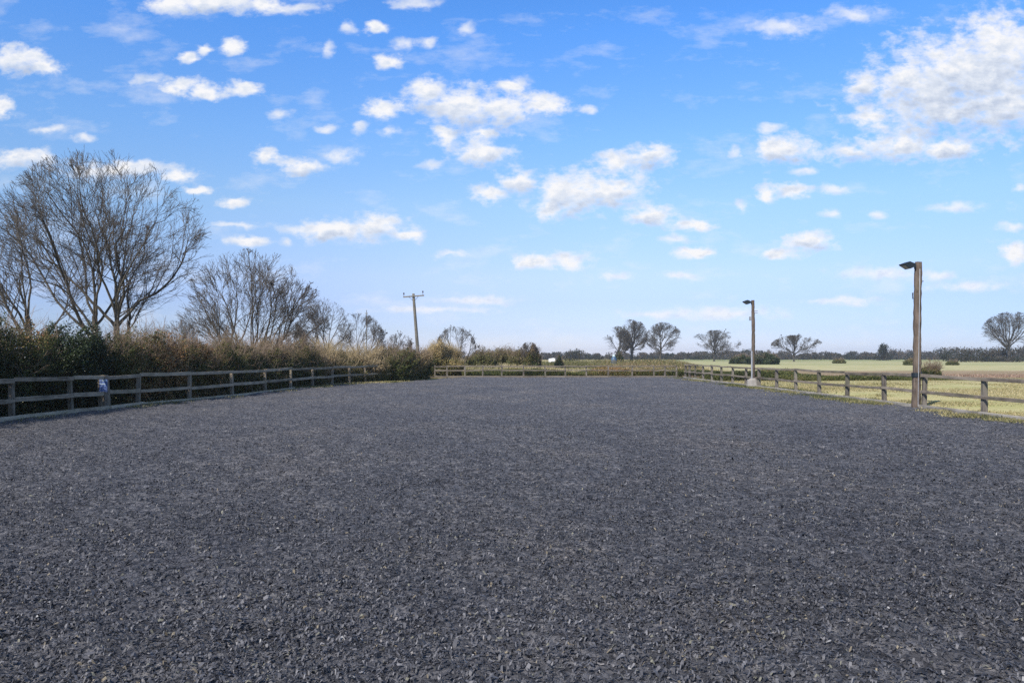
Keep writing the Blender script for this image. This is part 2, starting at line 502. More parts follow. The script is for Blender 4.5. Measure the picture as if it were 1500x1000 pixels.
def make_chips():
    """loose shreds lying on the surface"""
    y = np.linspace(1.8, 30, 400)
    dens = np.minimum(4200, 4200 * (4.6 / y) ** 1.9) * np.clip((30 - y) / 14, 0, 1)
    wt = dens * (0.78 * y + 1.2) * 2
    n = int(np.sum(wt) * (y[1] - y[0]))
    cdf = np.cumsum(wt); cdf /= cdf[-1]
    yy = np.interp(rng.random(n), cdf, y)
    x = rng.uniform(-1, 1, n) * (0.78 * yy + 1.2)
    k = (x > arena_left(yy) + 0.1) & (x < RX - 0.3)
    P = np.stack([x[k], yy[k]], 1)
    clump = snoise(P, 2.2, 41)
    P = P[rng.random(len(P)) < 0.72 + 0.28 * clump]
    n = len(P)
    z = arena_z(P) + rng.uniform(0.001, 0.018, n)
    c = np.column_stack([P, z])
    a = rng.normal(0.25, 1.1, n)
    tilt = rng.normal(0, 0.55, n)
    L = rng.gamma(5.0, 0.0034, n) + 0.008
    W = L * rng.uniform(0.16, 0.46, n)
    d = np.stack([np.cos(a) * np.cos(tilt), np.sin(a) * np.cos(tilt), np.sin(tilt)], 1)
    s = np.stack([-np.sin(a), np.cos(a), rng.normal(0, 0.4, n)], 1)
    up = np.array([0, 0, 1.0])
    bend = (rng.uniform(-0.25, 0.45, n) * L)[:, None] * up
    l_, w_ = (L / 2)[:, None], (W / 2)[:, None]
    V = np.stack([c - d * l_ - s * w_ * .8, c - d * l_ * .9 + s * w_, c + bend + s * w_ * 1.1, c + bend - s * w_ * 1.1, c + d * l_ + s * w_ * .7, c + d * l_ * 1.1 - s * w_ * .9], 1).reshape(-1, 3)
    b = np.arange(n)[:, None] * 6
    Q = np.concatenate([b + np.array([[0, 3, 2, 1]]), b + np.array([[3, 5, 4, 2]])])
    tint = np.clip(rng.normal(0.33, 0.19, n) + 0.08 * snoise(P, 0.7, 43), 0, 0.88)
    odd = rng.random(n)
    tint = np.where(odd < 0.018, 0.94, np.where(odd < 0.036, 0.98, np.where(odd < 0.039, 1.0, tint)))
    o = mesh_obj('loose_shreds', V, Q, chip_material(), tint=np.repeat(tint, 6))
    tag(o, 'loose grey and bluish shreds of rubber strewn over the arena', 'rubber shreds', kind='stuff')


# ------------------------------------------------------------------ fences
def post_mesh(x, y, h, w, lean=(0, 0), depth=None, z0=-0.15, top_round=0.0):
    mb = MB()
    depth = depth or w
    zs = np.array([z0, h * 0.3, h * 0.7, h - 0.025, h])
    sc = np.array([1.04, 1.02, 1.0, 0.99, 0.86])
    ch = 0.82
    sect = np.array([[-1, -ch], [-ch, -1], [ch, -1], [1, -ch], [1, ch], [ch, 1], [-ch, 1], [-1, ch]]) * np.array([w / 2, depth / 2])
    yaw = rng.normal(0, 0.06)
    R = np.array([[math.cos(yaw), -math.sin(yaw)], [math.sin(yaw), math.cos(yaw)]])
    V = []
    for z, s in zip(zs, sc):
        p = (sect * s) @ R.T + np.array([x + lean[0] * z, y + lean[1] * z]) + rng.normal(0, 0.003, (8, 2))
        zz = np.full(8, z) + (rng.normal(0, 0.006, 8) if z > h - 0.1 else 0)
        V.append(np.column_stack([p, zz]))
    V = np.concatenate(V)
    i = np.arange(8)
    Q = np.concatenate([np.stack([k * 8 + i, k * 8 + (i + 1) % 8, (k + 1) * 8 + (i + 1) % 8, (k + 1) * 8 + i], 1) for k in range(4)])
    return mb.add(V, [Q, 32 + i])


def rail_mesh(p0, p1, hgt, thick, sag=0.012):
    """board from p0 to p1 (world points at mid height), with a little sag and wander"""
    p0, p1 = np.array(p0, float), np.array(p1, float)
    k = 7
    t = np.linspace(0, 1, k)
    c = p0 + (p1 - p0) * t[:, None]
    c[:, 2] -= sag * 4 * t * (1 - t) * rng.uniform(-0.6, 1.4)
    d = unit(p1 - p0); d[2] = 0; d = unit(d)
    n = np.array([-d[1], d[0], 0])
    c += n * (rng.normal(0, 0.004, k))[:, None]
    hw = hgt / 2 * (1 + rng.normal(0, 0.04, k))
    up = np.array([0, 0, 1.0])
    b = 0.007
    sect = [(-1, -1, 0, b), (-1, 1, 0, -b), (-1, 1, b, 0), (1, 1, -b, 0), (1, 1, 0, -b), (1, -1, 0, b), (1, -1, -b, 0), (-1, -1, b, 0)]
    V = []
    for q in range(k):
        for sn, su, dn, du in sect:
            V.append(c[q] + n * (sn * thick / 2 + dn) + up * (su * hw[q] + du))
    i = np.arange(8)
    Q = np.concatenate([np.stack([a * 8 + i, a * 8 + (i + 1) % 8, (a + 1) * 8 + (i + 1) % 8, (a + 1) * 8 + i], 1) for a in range(k - 1)])
    return MB().add(np.array(V), [Q, i[::-1].copy(), (k - 1) * 8 + i])


def fence(root, posts, inward, height, rails, rail_mat, post_w=0.12, rail_h=0.10, skip=(), every=2, wide={}, post_mat='post_grey'):
    """posts: list of (x,y); inward: +1 when the arena lies on the left of the walking direction"""
    n = len(posts)
    P = np.array(posts, float)
    for i, (x, y) in enumerate(posts):
        w = wide.get(i, post_w * rng.uniform(0.92, 1.1))
        hh = height + rng.normal(0, 0.012)
        post_mesh(x, y, hh, w, (rng.normal(0, 0.02), rng.normal(0, 0.02))).build('post', M[post_mat], root)
    T = np.gradient(P, axis=0); T = unit(T)
    N = np.stack([-T[:, 1], T[:, 0]], 1) * inward
    thick = 0.038
    for r, rz in enumerate(rails):
        i = 0 if r % 2 == 0 else -1
        while i < n - 1:
            a, b = max(i, 0), min(i + every, n - 1)
            if (r, a) not in skip:
                off = post_w / 2 + thick / 2 + 0.004
                for q in range(a, b):      # a long board follows the posts: one length between two posts each
                    pass
                pa = P[a] + N[a] * off; pb = P[b] + N[b] * off
                d = unit(pb - pa) * 0.006
                za, zb = rz + rng.normal(0, 0.018), rz + rng.normal(0, 0.018)
                # boards bend over the middle post
                rail_mesh((*(pa + d), za), (*(pb - d), zb), rail_h * rng.uniform(0.9, 1.1), thick).build('rail', rail_mat, root)
            i += every


def make_fences():
    # left
    root = empty('post_and_rail_fence', (*LEFT[4], 0.0), 'weathered timber fence along the hedge, its near rails shaded by brambles', 'fence', 'fences round the arena')
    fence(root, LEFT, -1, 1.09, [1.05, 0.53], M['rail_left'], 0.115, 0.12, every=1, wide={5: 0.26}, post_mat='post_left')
    for a in range(0, 10):
        p0, p1 = np.array(LEFT[a]), np.array(LEFT[a + 1])
        t = unit(p1 - p0); nrm = np.array([t[1], -t[0]]) * 0.2
        rail_mesh((*(p0 + nrm + t * .004), 0.045), (*(p1 + nrm - t * .004), 0.045), 0.17 if a < 6 else 0.12, 0.07 if a < 6 else 0.045, 0.004).build('kickboard', M['board'], root)
    # right
    posts = [(RX, y) for y in RIGHT_Y]
    root = empty('post_and_rail_fence', (RX, RIGHT_Y[5], 0.0), 'weathered timber fence beside the open field, running past both lamp posts', 'fence', 'fences round the arena')
    fence(root, posts, 1, 1.08, [1.06, 0.53], M['rail_grey'], 0.135, 0.10, every=1)
    for a in range(0, len(posts) - 1):
        p0, p1 = np.array(posts[a]), np.array(posts[a + 1])
        rail_mesh((p0[0] - 0.14, p0[1] + .004, 0.045), (p1[0] - 0.14, p1[1] - .004, 0.045), 0.14, 0.05, 0.004).build('kickboard', M['board_grey'], root)
    # far
    posts = [(gx(p, FARY), FARY) for p in FAR_PX]
    root = empty('post_and_rail_fence', (0.0, FARY, 0.0), 'weathered timber fence across the far end of the arena', 'fence', 'fences round the arena')
    fence(root, posts, -1, 0.97, [0.90, 0.55], M['rail_far'], 0.12, 0.095, every=1)
    for a in range(len(posts) - 1):
        p0, p1 = np.array(posts[a]), np.array(posts[a + 1])
        rail_mesh((p0[0] + .004, p0[1] - 0.14, 0.05), (p1[0] - .004, p1[1] - 0.14, 0.05), 0.13, 0.05, 0.004).build('kickboard', M['rail_far'], root)
    # blue notice on the wide post: a folded plate with two pale bands, illegible at this distance
    x, y = LEFT[5]
    r = empty('notice', (x + 0.04, y - 0.155, 0.58), 'small faded blue notice fixed to the wide left fence post', 'notice')
    MB().box((x + 0.04, y - 0.150, 0.78), (0.25, 0.012, 0.40)).build('plate', M['blue_sign'], r)
    mb = MB(); mb.box((x + 0.07, y - 0.159, 0.94), (0.13, 0.005, 0.045)); mb.box((x + 0.03, y - 0.159, 0.83), (0.17, 0.005, 0.02)); mb.build('pale_band', M['pale_plastic'], r)


# ------------------------------------------------------------------ lamp posts, utility poles
def lamp_post(px_base, px_top, y, label, footing=False, r0=0.132, r1=0.110, hook=True):
    x0 = gx(px_base, y); xt = gx(px_top, y); zt = 4.84 if not footing else 4.82
    root = empty('lamp_post', (x0, y, 0.0), label, 'lamp post', 'lamp posts by the right fence')
    k = 40
    t = np.linspace(0, 1, k)
    pts = np.stack([x0 + (xt - x0) * t + 0.012 * np.sin(t * 7 + y) + rng.normal(0, 0.003, k), np.full(k, y) + rng.normal(0, 0.003, k), -0.2 + (zt + 0.2) * t], 1)
    sec = 1 + 0.06 * np.sin(np.arange(16) * 1.9) + rng.normal(0, 0.015, 16)
    MB().tube(pts, (r0 + (r1 - r0) * t) * (1 + 0.035 * np.sin(t * 23 + y) + rng.normal(0, 0.018, k)), 16, True, 0.005, sec).build('pole', M['pole_wood'], root, smooth=False)
    # floodlight: boxy housing tilted down over the arena, deep at the back, thin at the lip
    hx = xt - r1 - 0.10; hz = zt - 0.10
    mb = MB()
    V = []
    for yy in (-0.17, 0.17):
        V += [(hx - 0.36, y + yy, hz + 0.03), (hx - 0.16, y + yy, hz + 0.105), (hx + 0.02, y + yy, hz + 0.03), (hx + 0.02, y + yy, hz - 0.07), (hx - 0.14, y + yy, hz - 0.135), (hx - 0.35, y + yy, hz - 0.0)]
    V = np.array(V)
    i = np.arange(6)
    mb.add(V, [np.stack([i, (i + 1) % 6, 6 + (i + 1) % 6, 6 + i], 1), i[::-1].copy(), 6 + i])
    head = mb.build('floodlight', M['black_metal'], root)
    MB().box((hx - 0.245, y, hz - 0.074), (0.19, 0.28, 0.008), [[0.84, 0, -0.54], [0, 1, 0], [0.54, 0, 0.84]]).build('lamp_glass', M['galv'], head)
    mb = MB(); mb.tube([(hx + 0.0, y, hz - 0.01), (hx + 0.1, y, hz - 0.02), (xt - r1 * 0.6, y, hz - 0.06)], 0.028, 8); mb.box((xt - r1 - 0.004, y, hz - 0.05), (0.02, 0.1, 0.16)); mb.build('bracket', M['black_metal'], root)
    if hook:
        zh = 3.62
        mb = MB(); xs = xt - r1 - 0.01
        mb.tube([(xs + 0.05, y, zh), (xs - 0.07, y, zh), (xs - 0.075, y, zh + 0.2)], 0.018, 6); mb.build('hook', M['black_metal'], root)
        MB().tube([(xt + r1 * 0.8, y, 4.2), (xt + r1 + 0.06, y, 4.2)], 0.012, 6).build('peg', M['black_metal'], root)
        # strap and cable clamp by the fence rail, cable down the back edge
        mb = MB(); mb.tube([(x0 + 0.01, y, 1.02), (x0 + 0.01, y, 1.16)], r0 + 0.012, 16); mb.tube([(x0 + 0.06, y, 0.86), (x0 + 0.16, y - 0.02, 0.98), (x0 + 0.17, y, 1.2)], 0.035, 8); mb.build('strap', M['black_metal'], root)
        MB().tube([(xt - 0.02, y - 0.118, 4.6), (x0 + 0.03, y - 0.14, 2.4), (x0 - 0.01, y - 0.155, 0.05)], 0.012, 6, True).build('conduit', M['galv'], root)
    else:
        mb = MB()
        mb.tube([(x0 - r0 * 0.95, y - 0.06, 0.0), (x0 - r0 * 0.95 + (xt - x0) * 0.4, y - 0.06, 2.0)], 0.05, 8); mb.build('conduit', M['galv'], root)
        MB().box((xt - r1 - 0.06, y, 3.80), (0.10, 0.12, 0.22)).build('junction_box', M['galv'], root)
        for zz in (4.1, 4.21):
            MB().tube([(xt + r1 * 0.7, y, zz), (xt + r1 + 0.17, y, zz + 0.01)], 0.012, 6).build('peg', M['black_metal'], root)
        V, k2 = [], 9
        a = np.arange(k2) / k2 * 6.283
        rads = [(0.40, -0.1), (0.38, 0.05), (0.33, 0.38), (0.24, 0.46)]
        for rr, zz in rads:
            q = rr * (1 + rng.normal(0, 0.06, k2))
            V.append(np.stack([x0 + np.cos(a) * q, y + np.sin(a) * q * 0.7, np.full(k2, zz) + rng.normal(0, 0.02, k2)], 1))
        i = np.arange(k2)
        Q = np.concatenate([np.stack([r_ * k2 + i, r_ * k2 + (i + 1) % k2, (r_ + 1) * k2 + (i + 1) % k2, (r_ + 1) * k2 + i], 1) for r_ in range(3)])
        MB().add(np.concatenate(V), [Q, 27 + i]).build('footing', M['concrete'], root)
    return root


def utility_pole():
    y = 78.0
    xb, xt = gx(614.5, y), gx(605.5, y)
    zt = gz(432, y)
    root = empty('utility_pole', (xb, y, 0), 'leaning wooden utility pole with a crossarm rising behind the hedge', 'utility pole')
    t = np.linspace(0, 1, 8)
    pts = np.stack([xb + (xt - xb) * t, np.full(8, y), -0.1 + (zt + 0.25) * t], 1)
    MB().tube(pts, 0.20 - 0.065 * t, 12).build('pole', M['utility_wood'], root, smooth=True)
    zc = zt - 0.10
    x0, x1 = gx(591, y), gx(621.5, y)
    mb = MB()
    d = np.array([x1 - x0, 0.0, gz(432.6, y) - gz(435.0, y)]); L = np.linalg.norm(d); d /= L
    c = np.array([(x0 + x1) / 2, y - 0.17, gz(434, y)])
    mb.box(c, (L, 0.13, 0.13), [d, [0, 1, 0], [-d[2], 0, d[0]]])
    mb.build('crossarm', M['utility_wood'], root)
    for s, lift in ((-0.47, 0.26), (0.44, 0.30)):
        b = c + d * L * s
        mb = MB()
        mb.tube([b + [0, 0, 0.05], b + [0, 0, lift]], 0.022, 6)
        mb.tube([b + [0, 0, lift - 0.02], b + [0, 0, lift + 0.06], b + [0, 0, lift + 0.14], b + [0, 0, lift + 0.2]], [0.075, 0.06, 0.085, 0.04], 10)
        mb.build('insulator', M['ceramic'], root)
    mb = MB(); mb.tube([c + d * -0.5 + [0, 0.03, -0.05], np.array([xt + 0.05, y - 0.1, zc - 0.55])], 0.02, 6); mb.tube([c + d * 0.5 + [0, 0.03, -0.05], np.array([xt + 0.08, y - 0.1, zc - 0.55])], 0.02, 6)
    mb.build('brace', M['black_metal'], root)
    # slim pole farther off
    y = 120.0
    x = gx(537, y); zt = gz(454, y)
    root = empty('slim_pole', (x, y, 0), 'thin distant pole with a short crossbar behind the small bare trees', 'pole')
    MB().tube([(x, y, -0.1), (x, y, zt / 2), (x, y, zt)], [0.09, 0.075, 0.05], 8).build('pole', M['utility_wood'], root)
    MB().box((x, y - 0.1, gz(459, y)), (0.42, 0.09, 0.12)).build('crossbar', M['utility_wood'], root)


# ------------------------------------------------------------------ trees
def grow(P0, D, L, R0, R1, nseg, wob, up, g):
    N = len(P0)
    P = np.empty((N, nseg + 1, 3)); P[:, 0] = P0
    R = R0[:, None] + (R1 - R0)[:, None] * (np.linspace(0, 1, nseg + 1)[None] ** 0.8)
    D = unit(D)
    for s in range(nseg):
        D = unit(D + g.normal(0, wob, (N, 3)) + np.array([0, 0, up]))
        P[:, s + 1] = P[:, s] + D * (L / nseg)[:, None]
    return P, R


def env_dist(p, d, c, r):
    q, e = (p - c) / r, d / r
    A = (e * e).sum(1); B = (q * e).sum(1); C = (q * q).sum(1) - 1
    t = (-B + np.sqrt(np.maximum(B * B - A * C, 0))) / A
    return np.where(C > 0, 0.15, np.maximum(t, 0.05))


def sprout(P, R, count, t0, t1, a0, a1, Lmax, Lmin, env, g, outw=0.7, up=0.1, rf=(0.45, 0.7), rmin=0.006, tip=True):
    N, k, _ = P.shape
    idx = np.repeat(np.arange(N), count)
    t = g.uniform(t0, t1, len(idx))
    ang = g.uniform(a0, a1, len(idx))
    if tip:
        idx = np.concatenate([idx, np.arange(N), np.arange(N)])
        t = np.concatenate([t, np.ones(2 * N)])
        ang = np.concatenate([ang, g.uniform(0.1, 0.35, N), g.uniform(0.35, 0.7, N)])
    f = t * (k - 1); i0 = np.minimum(f.astype(int), k - 2); fr = (f - i0)
    p = P[idx, i0] * (1 - fr)[:, None] + P[idx, i0 + 1] * fr[:, None]
    d = unit(P[idx, i0 + 1] - P[idx, i0])
    rp = R[idx, i0] * (1 - fr) + R[idx, i0 + 1] * fr
    c, r = env
    outward = (p - c) * np.array([1, 1, 0.3])
    h = unit(g.normal(0, 1, (len(idx), 3)) + outw * unit(outward))
    perp = unit(h - (h * d).sum(1, keepdims=True) * d)
    nd = unit(d * np.cos(ang)[:, None] + perp * np.sin(ang)[:, None] + np.array([0, 0, up]))
    L = np.minimum(env_dist(p, nd, c, r) * g.uniform(0.62, 1.06, len(idx)), g.uniform(Lmin, Lmax, len(idx)))
    r0 = np.maximum(rp * g.uniform(*rf, len(idx)), rmin)
    keep = L > 0.08
    return p[keep], nd[keep], L[keep], r0[keep]


def tree(label, base, stems, crown, seed, rtrunk, levels, name='bare_tree', group=None, twig_r=0.010, mats=('bark', 'twig'), up=0.05, sides=7, cat='tree', wob=0.12, limbs_up=0.25, a_first=(0.25, 0.95), t_first=0.45, outw=0.75):
    """stems: (dx, dy, leanx, leany, length, radius factor); crown: centre offset and radii of the envelope;
    levels: list of (count, Lmax, Lmin, nseg)"""
    g = np.random.default_rng(seed)
    base = np.array(base, float)
    root = empty(name, tuple(base), label, cat, group)
    env = (base + np.array(crown[0]), np.array(crown[1]))
    P0 = np.array([base + [s[0], s[1], -0.1] for s in stems])
    D0 = np.array([[s[2], s[3], 1.0] for s in stems])
    L0 = np.array([s[4] for s in stems], float)
    R0 = rtrunk * np.array([s[5] for s in stems])
    P, R = grow(P0, D0, L0, R0, R0 * 0.62, 9, 0.03, 0.03, g)
    R[:, 0] *= 1.25
    T = [tubes(P, R, sides + 3)]
    B = []
    for li, (cnt, lmax, lmin, nseg) in enumerate(levels):
        first = li == 0
        p, d, L, r0 = sprout(P, R, cnt, t_first if first else 0.22, 1.0, a_first[0] if first else 0.35, a_first[1] if first else 0.8, lmax, lmin, env, g,
                             outw if first else 0.6, limbs_up if first else up, (0.42, 0.64) if first else (0.42, 0.66), twig_r)
        P, R = grow(p, d, L, r0, np.maximum(r0 * 0.4, twig_r * 0.7), nseg, wob, 0.05 if li < 2 else 0.03, g)
        (T if first else B).append(tubes(P, R, sides if first else (5 if li == 1 else 3)))
    for nm, S, mt in (('trunk', T, mats[0]), ('crown', B, mats[1])):
        mb = MB()
        for V, Q in S: mb.add(V, Q)
        mb.build(nm, M[mt], root, smooth=True)
    return root


def make_trees():
    hg = 'bare trees behind the hedge'
    y = 38.0
    tree('tallest bare tree behind the hedge, twin trunks and a wide domed crown of fine twigs', (gx(158, y), y, 0),
         [(-0.5, 0, -0.02, 0.02, 3.9, 1.0), (0.5, 0.1, 0.02, -0.02, 3.6, 1.05)],
         ((-0.1, 0, 6.2), (5.9, 4.6, 6.1)), 10, 0.205, [(6, 10.5, 6.5, 14), (9, 4.4, 1.4, 10), (7, 1.8, 0.6, 6), (4, 0.7, 0.25, 3)], group=hg, twig_r=0.008, limbs_up=0.20, a_first=(0.2, 1.25), t_first=0.45, wob=0.135)
    y = 32.0
    tree('bare tree with leaning limbs in front of the tallest tree, at the left edge', (gx(50, y), y, 0),
         [(0.1, 0, -0.03, 0, 3.2, 1.0), (-0.35, 0.1, -0.75, 0.0, 2.6, 0.8)],
         ((-0.4, 0, 4.4), (2.8, 2.6, 3.6)), 8, 0.17, [(5, 5.5, 3.0, 9), (7, 2.4, 0.9, 7), (5, 1.1, 0.4, 4), (3, 0.5, 0.2, 3)], group=hg, twig_r=0.0075)
    y = 50.0
    tree('medium bare tree with low spreading limbs beyond the middle of the hedge', (gx(362, y), y, 0),
         [(-0.2, 0, -0.35, 0, 2.3, 1.0), (0.1, 0.1, 0.05, 0.1, 2.4, 0.9), (0.35, -0.1, 0.6, 0, 2.3, 1.0)],
         ((0.35, 0, 3.6), (5.2, 4.0, 5.4)), 24, 0.19, [(5, 7.5, 5.0, 11), (7, 3.2, 1.1, 8), (5, 1.3, 0.5, 5), (3, 0.6, 0.25, 3)], group=hg, twig_r=0.0105, limbs_up=0.08, a_first=(0.3, 1.3))
    small = [(3, (7, 3.5, 1.6, 7), (7, 1.8, .7, 5), (6, 1.0, .4, 4), (4, .5, .2, 2))]
    for px, top, half, yy, seed, lab, stems in [
        (476, 439, 42, 70.0, 31, 'small bare tree with two thin trunks, right of the spreading one', [(-0.25, 0, -0.1, 0, 2.8, 1), (0.3, 0, 0.12, 0, 2.8, 1)]),
        (527, 460, 38, 82.0, 32, 'low rounded bare tree beside the thin distant pole', [(0, 0, -0.2, 0, 2.2, 1), (0.2, 0, 0.35, 0, 2.2, .9)]),
        (584, 488, 22, 90.0, 33, 'smallest bare tree just left of the leaning utility pole', [(0, 0, -0.3, 0, 1.6, .8), (0.2, 0, 0.3, 0, 1.6, .8)]),
        (668, 479, 30, 76.0, 34, 'thin fan of bare stems above the straw coloured end of the hedge', [(-0.4, 0, -0.45, 0, 2.6, .5), (-.1, 0, -0.15, 0, 3.0, .5), (0.1, 0, 0.1, 0, 3.0, .5), (0.4, 0, 0.5, 0, 2.6, .5)]),
        (428, 474, 24, 64.0, 35, 'thin scrubby bare tree filling the gap right of the spreading tree', [(-.3, 0, -0.3, 0, 2.2, .6), (0, 0, 0.05, 0, 2.4, .6), (0.3, 0, 0.35, 0, 2.2, .6)]),
        (262, 468, 30, 46.0, 36, 'scrubby bare tree between the tallest tree and the spreading tree', [(-.4, 0, -0.3, 0, 2.2, .5), (0, 0, 0.05, 0, 2.4, .5), (0.5, 0, 0.35, 0, 2.2, .5)]),
    ]:
        h = gz(top, yy); hw = half / F * yy
        tree(lab, (gx(px, yy), yy, 0), stems, ((0, 0, h * 0.52), (hw, hw, h * 0.5)), seed, 0.11 + 0.006 * h,
             [(5, h * 0.7, h * 0.35, 7), (6 if px != 668 else 3, h * .32, h * .12, 6), (4 if px != 668 else 3, h * .15, h * .06, 4), (2, h * .08, h * .03, 2)], group=hg, twig_r=(0.0078 if px != 668 else 0.0065) * yy / 60, a_first=(0.25, 1.2) if px != 668 else (0.15, 0.5))
    fg = 'bare trees across the fields'
    # centre column, top row, half width, distance
    for px, cxo, top, half, yy, seed, lab, stem in [
        (904, -2, 478, 24, 255.0, 203, 'slender bare tree left of the tallest pair, behind the blue tank', 0.1),
        (925, 0, 469, 25, 262.0, 202, 'tallest bare tree of the group beyond the far fence, with a straight dark trunk', 0.0),
        (967, 5, 473, 27, 258.0, 205, 'bare tree with a forked trunk, right of the tallest of the far group', 0.05),
        (1046, 3, 484, 36, 262.0, 206, 'broad low bare oak standing alone left of the farther lamp post', 0.0),
        (1163, 4, 491, 36, 250.0, 204, 'flat topped bare tree with brown twigs right of the farther lamp post', -0.05),
        (1478, 3, 458, 39, 240.0, 56, 'large bare tree at the right edge above the field hedge', 0.0),
    ]:
        h = gz(top, yy); hw = half / F * yy; co = cxo / F * yy
        tree(lab, (gx(px, yy), yy, 0), [(0, 0, stem, 0, h * 0.42, 1.0)], ((co, 0, h * 0.6), (hw, hw, h * 0.42)), seed, h * 0.034,
             [(14, max(h * 0.8, hw * 1.5), max(h * 0.4, hw * .7), 8), (6, h * .34, h * .14, 6), (5, h * .17, h * .07, 4), (4, h * .09, h * .04, 3)], group=fg, twig_r=0.026, mats=('far_bark', 'far_twig'), sides=6, wob=0.16, limbs_up=0.0, a_first=(0.3, 1.5), t_first=0.4, outw=1.1)


# ------------------------------------------------------------------ leaves, hedges, shrubs
def leaves(C, size, tint, g, aspect=0.55, droop=0.0):
    n = len(C)
    a = unit(g.normal(0, 1, (n, 3)) + np.array([0, 0, -droop]))
    b = unit(np.cross(a, g.normal(0, 1, (n, 3))))
    nrm = np.cross(a, b)
    L = (size * g.uniform(0.6, 1.4, n))[:, None]
    W = L * aspect
    V = np.stack([C - a * L / 2, C + b * W / 2 + nrm * L * 0.08, C + a * L / 2, C - b * W / 2 + nrm * L * 0.08], 1).reshape(-1, 3)
    Q = np.arange(n * 4).reshape(-1, 4)
    return V, Q, np.repeat(tint, 4)


def twigs(P0, D, L, r, g, nseg=3, wob=0.18, up=0.03, fork=2, hair=True):
    n = len(P0)
    P, R = grow(P0, D, L, np.full(n, r), np.full(n, r * 0.5), nseg, wob, up, g)
    mb = MB(); mb.add(*tubes(P, R, 3))
    if fork:
        idx = np.repeat(np.arange(n), fork)
        q = P[idx, g.integers(1, nseg, len(idx))]
        d = unit(unit(P[idx, -1] - P[idx, 0]) + g.normal(0, 0.5, (len(idx), 3)))
        P2, R2 = grow(q, d, L[idx] * g.uniform(.3, .6, len(idx)), np.full(len(idx), r * 0.7), np.full(len(idx), r * 0.4), 2, wob, up, g)
        mb.add(*tubes(P2, R2, 3))
    return mb


def hedge(label, path, depth, height, n_leaf, size, leaf_m, tint_fn, n_twig, twig_m, seed, twig_len=(0.4, 0.9), twig_r=0.006, name='hedge', cat='hedge', lump=0.26, top_only=False, group='hedgerow along the left fence'):
    """a lumpy bank of leaves and stems along a path of (x, y); height a number or list per path point"""
    g = np.random.default_rng(seed)
    path = np.array(path, float)
    seg = np.linalg.norm(np.diff(path, axis=0), axis=1); cum = np.concatenate([[0], np.cumsum(seg)])
    Hs = np.array(height if hasattr(height, '__len__') else [height] * len(path), float)
    def at(s):
        x = np.interp(s, cum, path[:, 0]); y = np.interp(s, cum, path[:, 1]); h = np.interp(s, cum, Hs)
        e = 0.3
        tx = np.interp(s + e, cum, path[:, 0]) - np.interp(s - e, cum, path[:, 0]); ty = np.interp(s + e, cum, path[:, 1]) - np.interp(s - e, cum, path[:, 1])
        l = np.hypot(tx, ty) + 1e-9
        return x, y, h, ty / l, -tx / l
    def shell(n, rho):
        s = g.uniform(0, cum[-1], n)
        th = g.uniform(-0.05, math.pi + 0.05, n)
        x, y, h, nx, ny = at(s)
        endf = np.clip(np.minimum(s, cum[-1] - s) / (0.35 * depth), 0, 1) ** 0.5 * 0.25 + 0.75
        c, sn = np.cos(th), np.sin(th)
        u = np.sign(c) * np.abs(c) ** 0.6 * depth / 2; w = np.maximum(sn, -0.05) ** 1 if False else np.sign(sn) * np.abs(sn) ** 0.6
        q = np.stack([s, 1.4 * u, 1.4 * w * h], 1)
        k = 1 + lump * snoise(q, 1.3, seed + 1) + 0.5 * lump * snoise(q, 4.5, seed + 2, 2)
        rr = rho * k * endf
        return np.stack([x + nx * u * rr, y + ny * u * rr, 0.0 + np.maximum(w * h * (0.04 + 0.96 * rr), 0.01)], 1), w * rr, s
    root = empty(name, (path[0, 0], path[0, 1], 0.0), label, cat, group)
    rho = 1 - np.abs(g.normal(0, 0.13, n_leaf))
    C, w, s = shell(n_leaf, rho)
    keep = (g.random(n_leaf) < 0.75 + 0.45 * snoise(C, 2.8, seed + 4))
    C, w, s = C[keep], w[keep], s[keep]
    t = np.clip(tint_fn(C, w, s / cum[-1], g), 0, 1)
    V, Q, T = leaves(C, size * np.ones(len(C)), t, g)
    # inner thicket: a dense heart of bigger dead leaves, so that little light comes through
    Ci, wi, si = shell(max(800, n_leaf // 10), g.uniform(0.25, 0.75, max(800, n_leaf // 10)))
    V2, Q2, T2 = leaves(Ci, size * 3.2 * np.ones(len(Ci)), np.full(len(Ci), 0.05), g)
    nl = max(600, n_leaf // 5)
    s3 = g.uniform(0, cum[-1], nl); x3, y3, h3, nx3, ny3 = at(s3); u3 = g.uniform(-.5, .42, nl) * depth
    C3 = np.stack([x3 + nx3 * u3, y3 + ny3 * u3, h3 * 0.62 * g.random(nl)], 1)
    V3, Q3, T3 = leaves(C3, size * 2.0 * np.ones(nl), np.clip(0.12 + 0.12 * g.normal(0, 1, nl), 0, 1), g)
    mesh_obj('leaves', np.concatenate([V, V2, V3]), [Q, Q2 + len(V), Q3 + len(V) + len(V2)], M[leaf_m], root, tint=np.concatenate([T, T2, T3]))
    if n_twig:
        P0, w, s = shell(n_twig * 2, g.uniform(0.6, 0.98, n_twig * 2))
        kk = (w > 0.5 + 0.2 * g.normal(0, 1, len(w)))
        P0, w = P0[kk][:n_twig], w[kk][:n_twig]
        n_twig = len(P0)
        D = g.normal(0, 0.45, (n_twig, 3)) + np.array([0.25, -0.1, 0.9]) * (0.2 + np.clip(w, 0, 1))[:, None]
        L = g.uniform(*twig_len, n_twig)
        L *= np.where(w > 0.65, 1.0, 0.7)
        twigs(P0, D, L, twig_r, g).build('stems', M[twig_m], root)
    return root


def off_left(y, d):
    """point d metres outside the left fence"""
    return (left_x(y) - d, y)


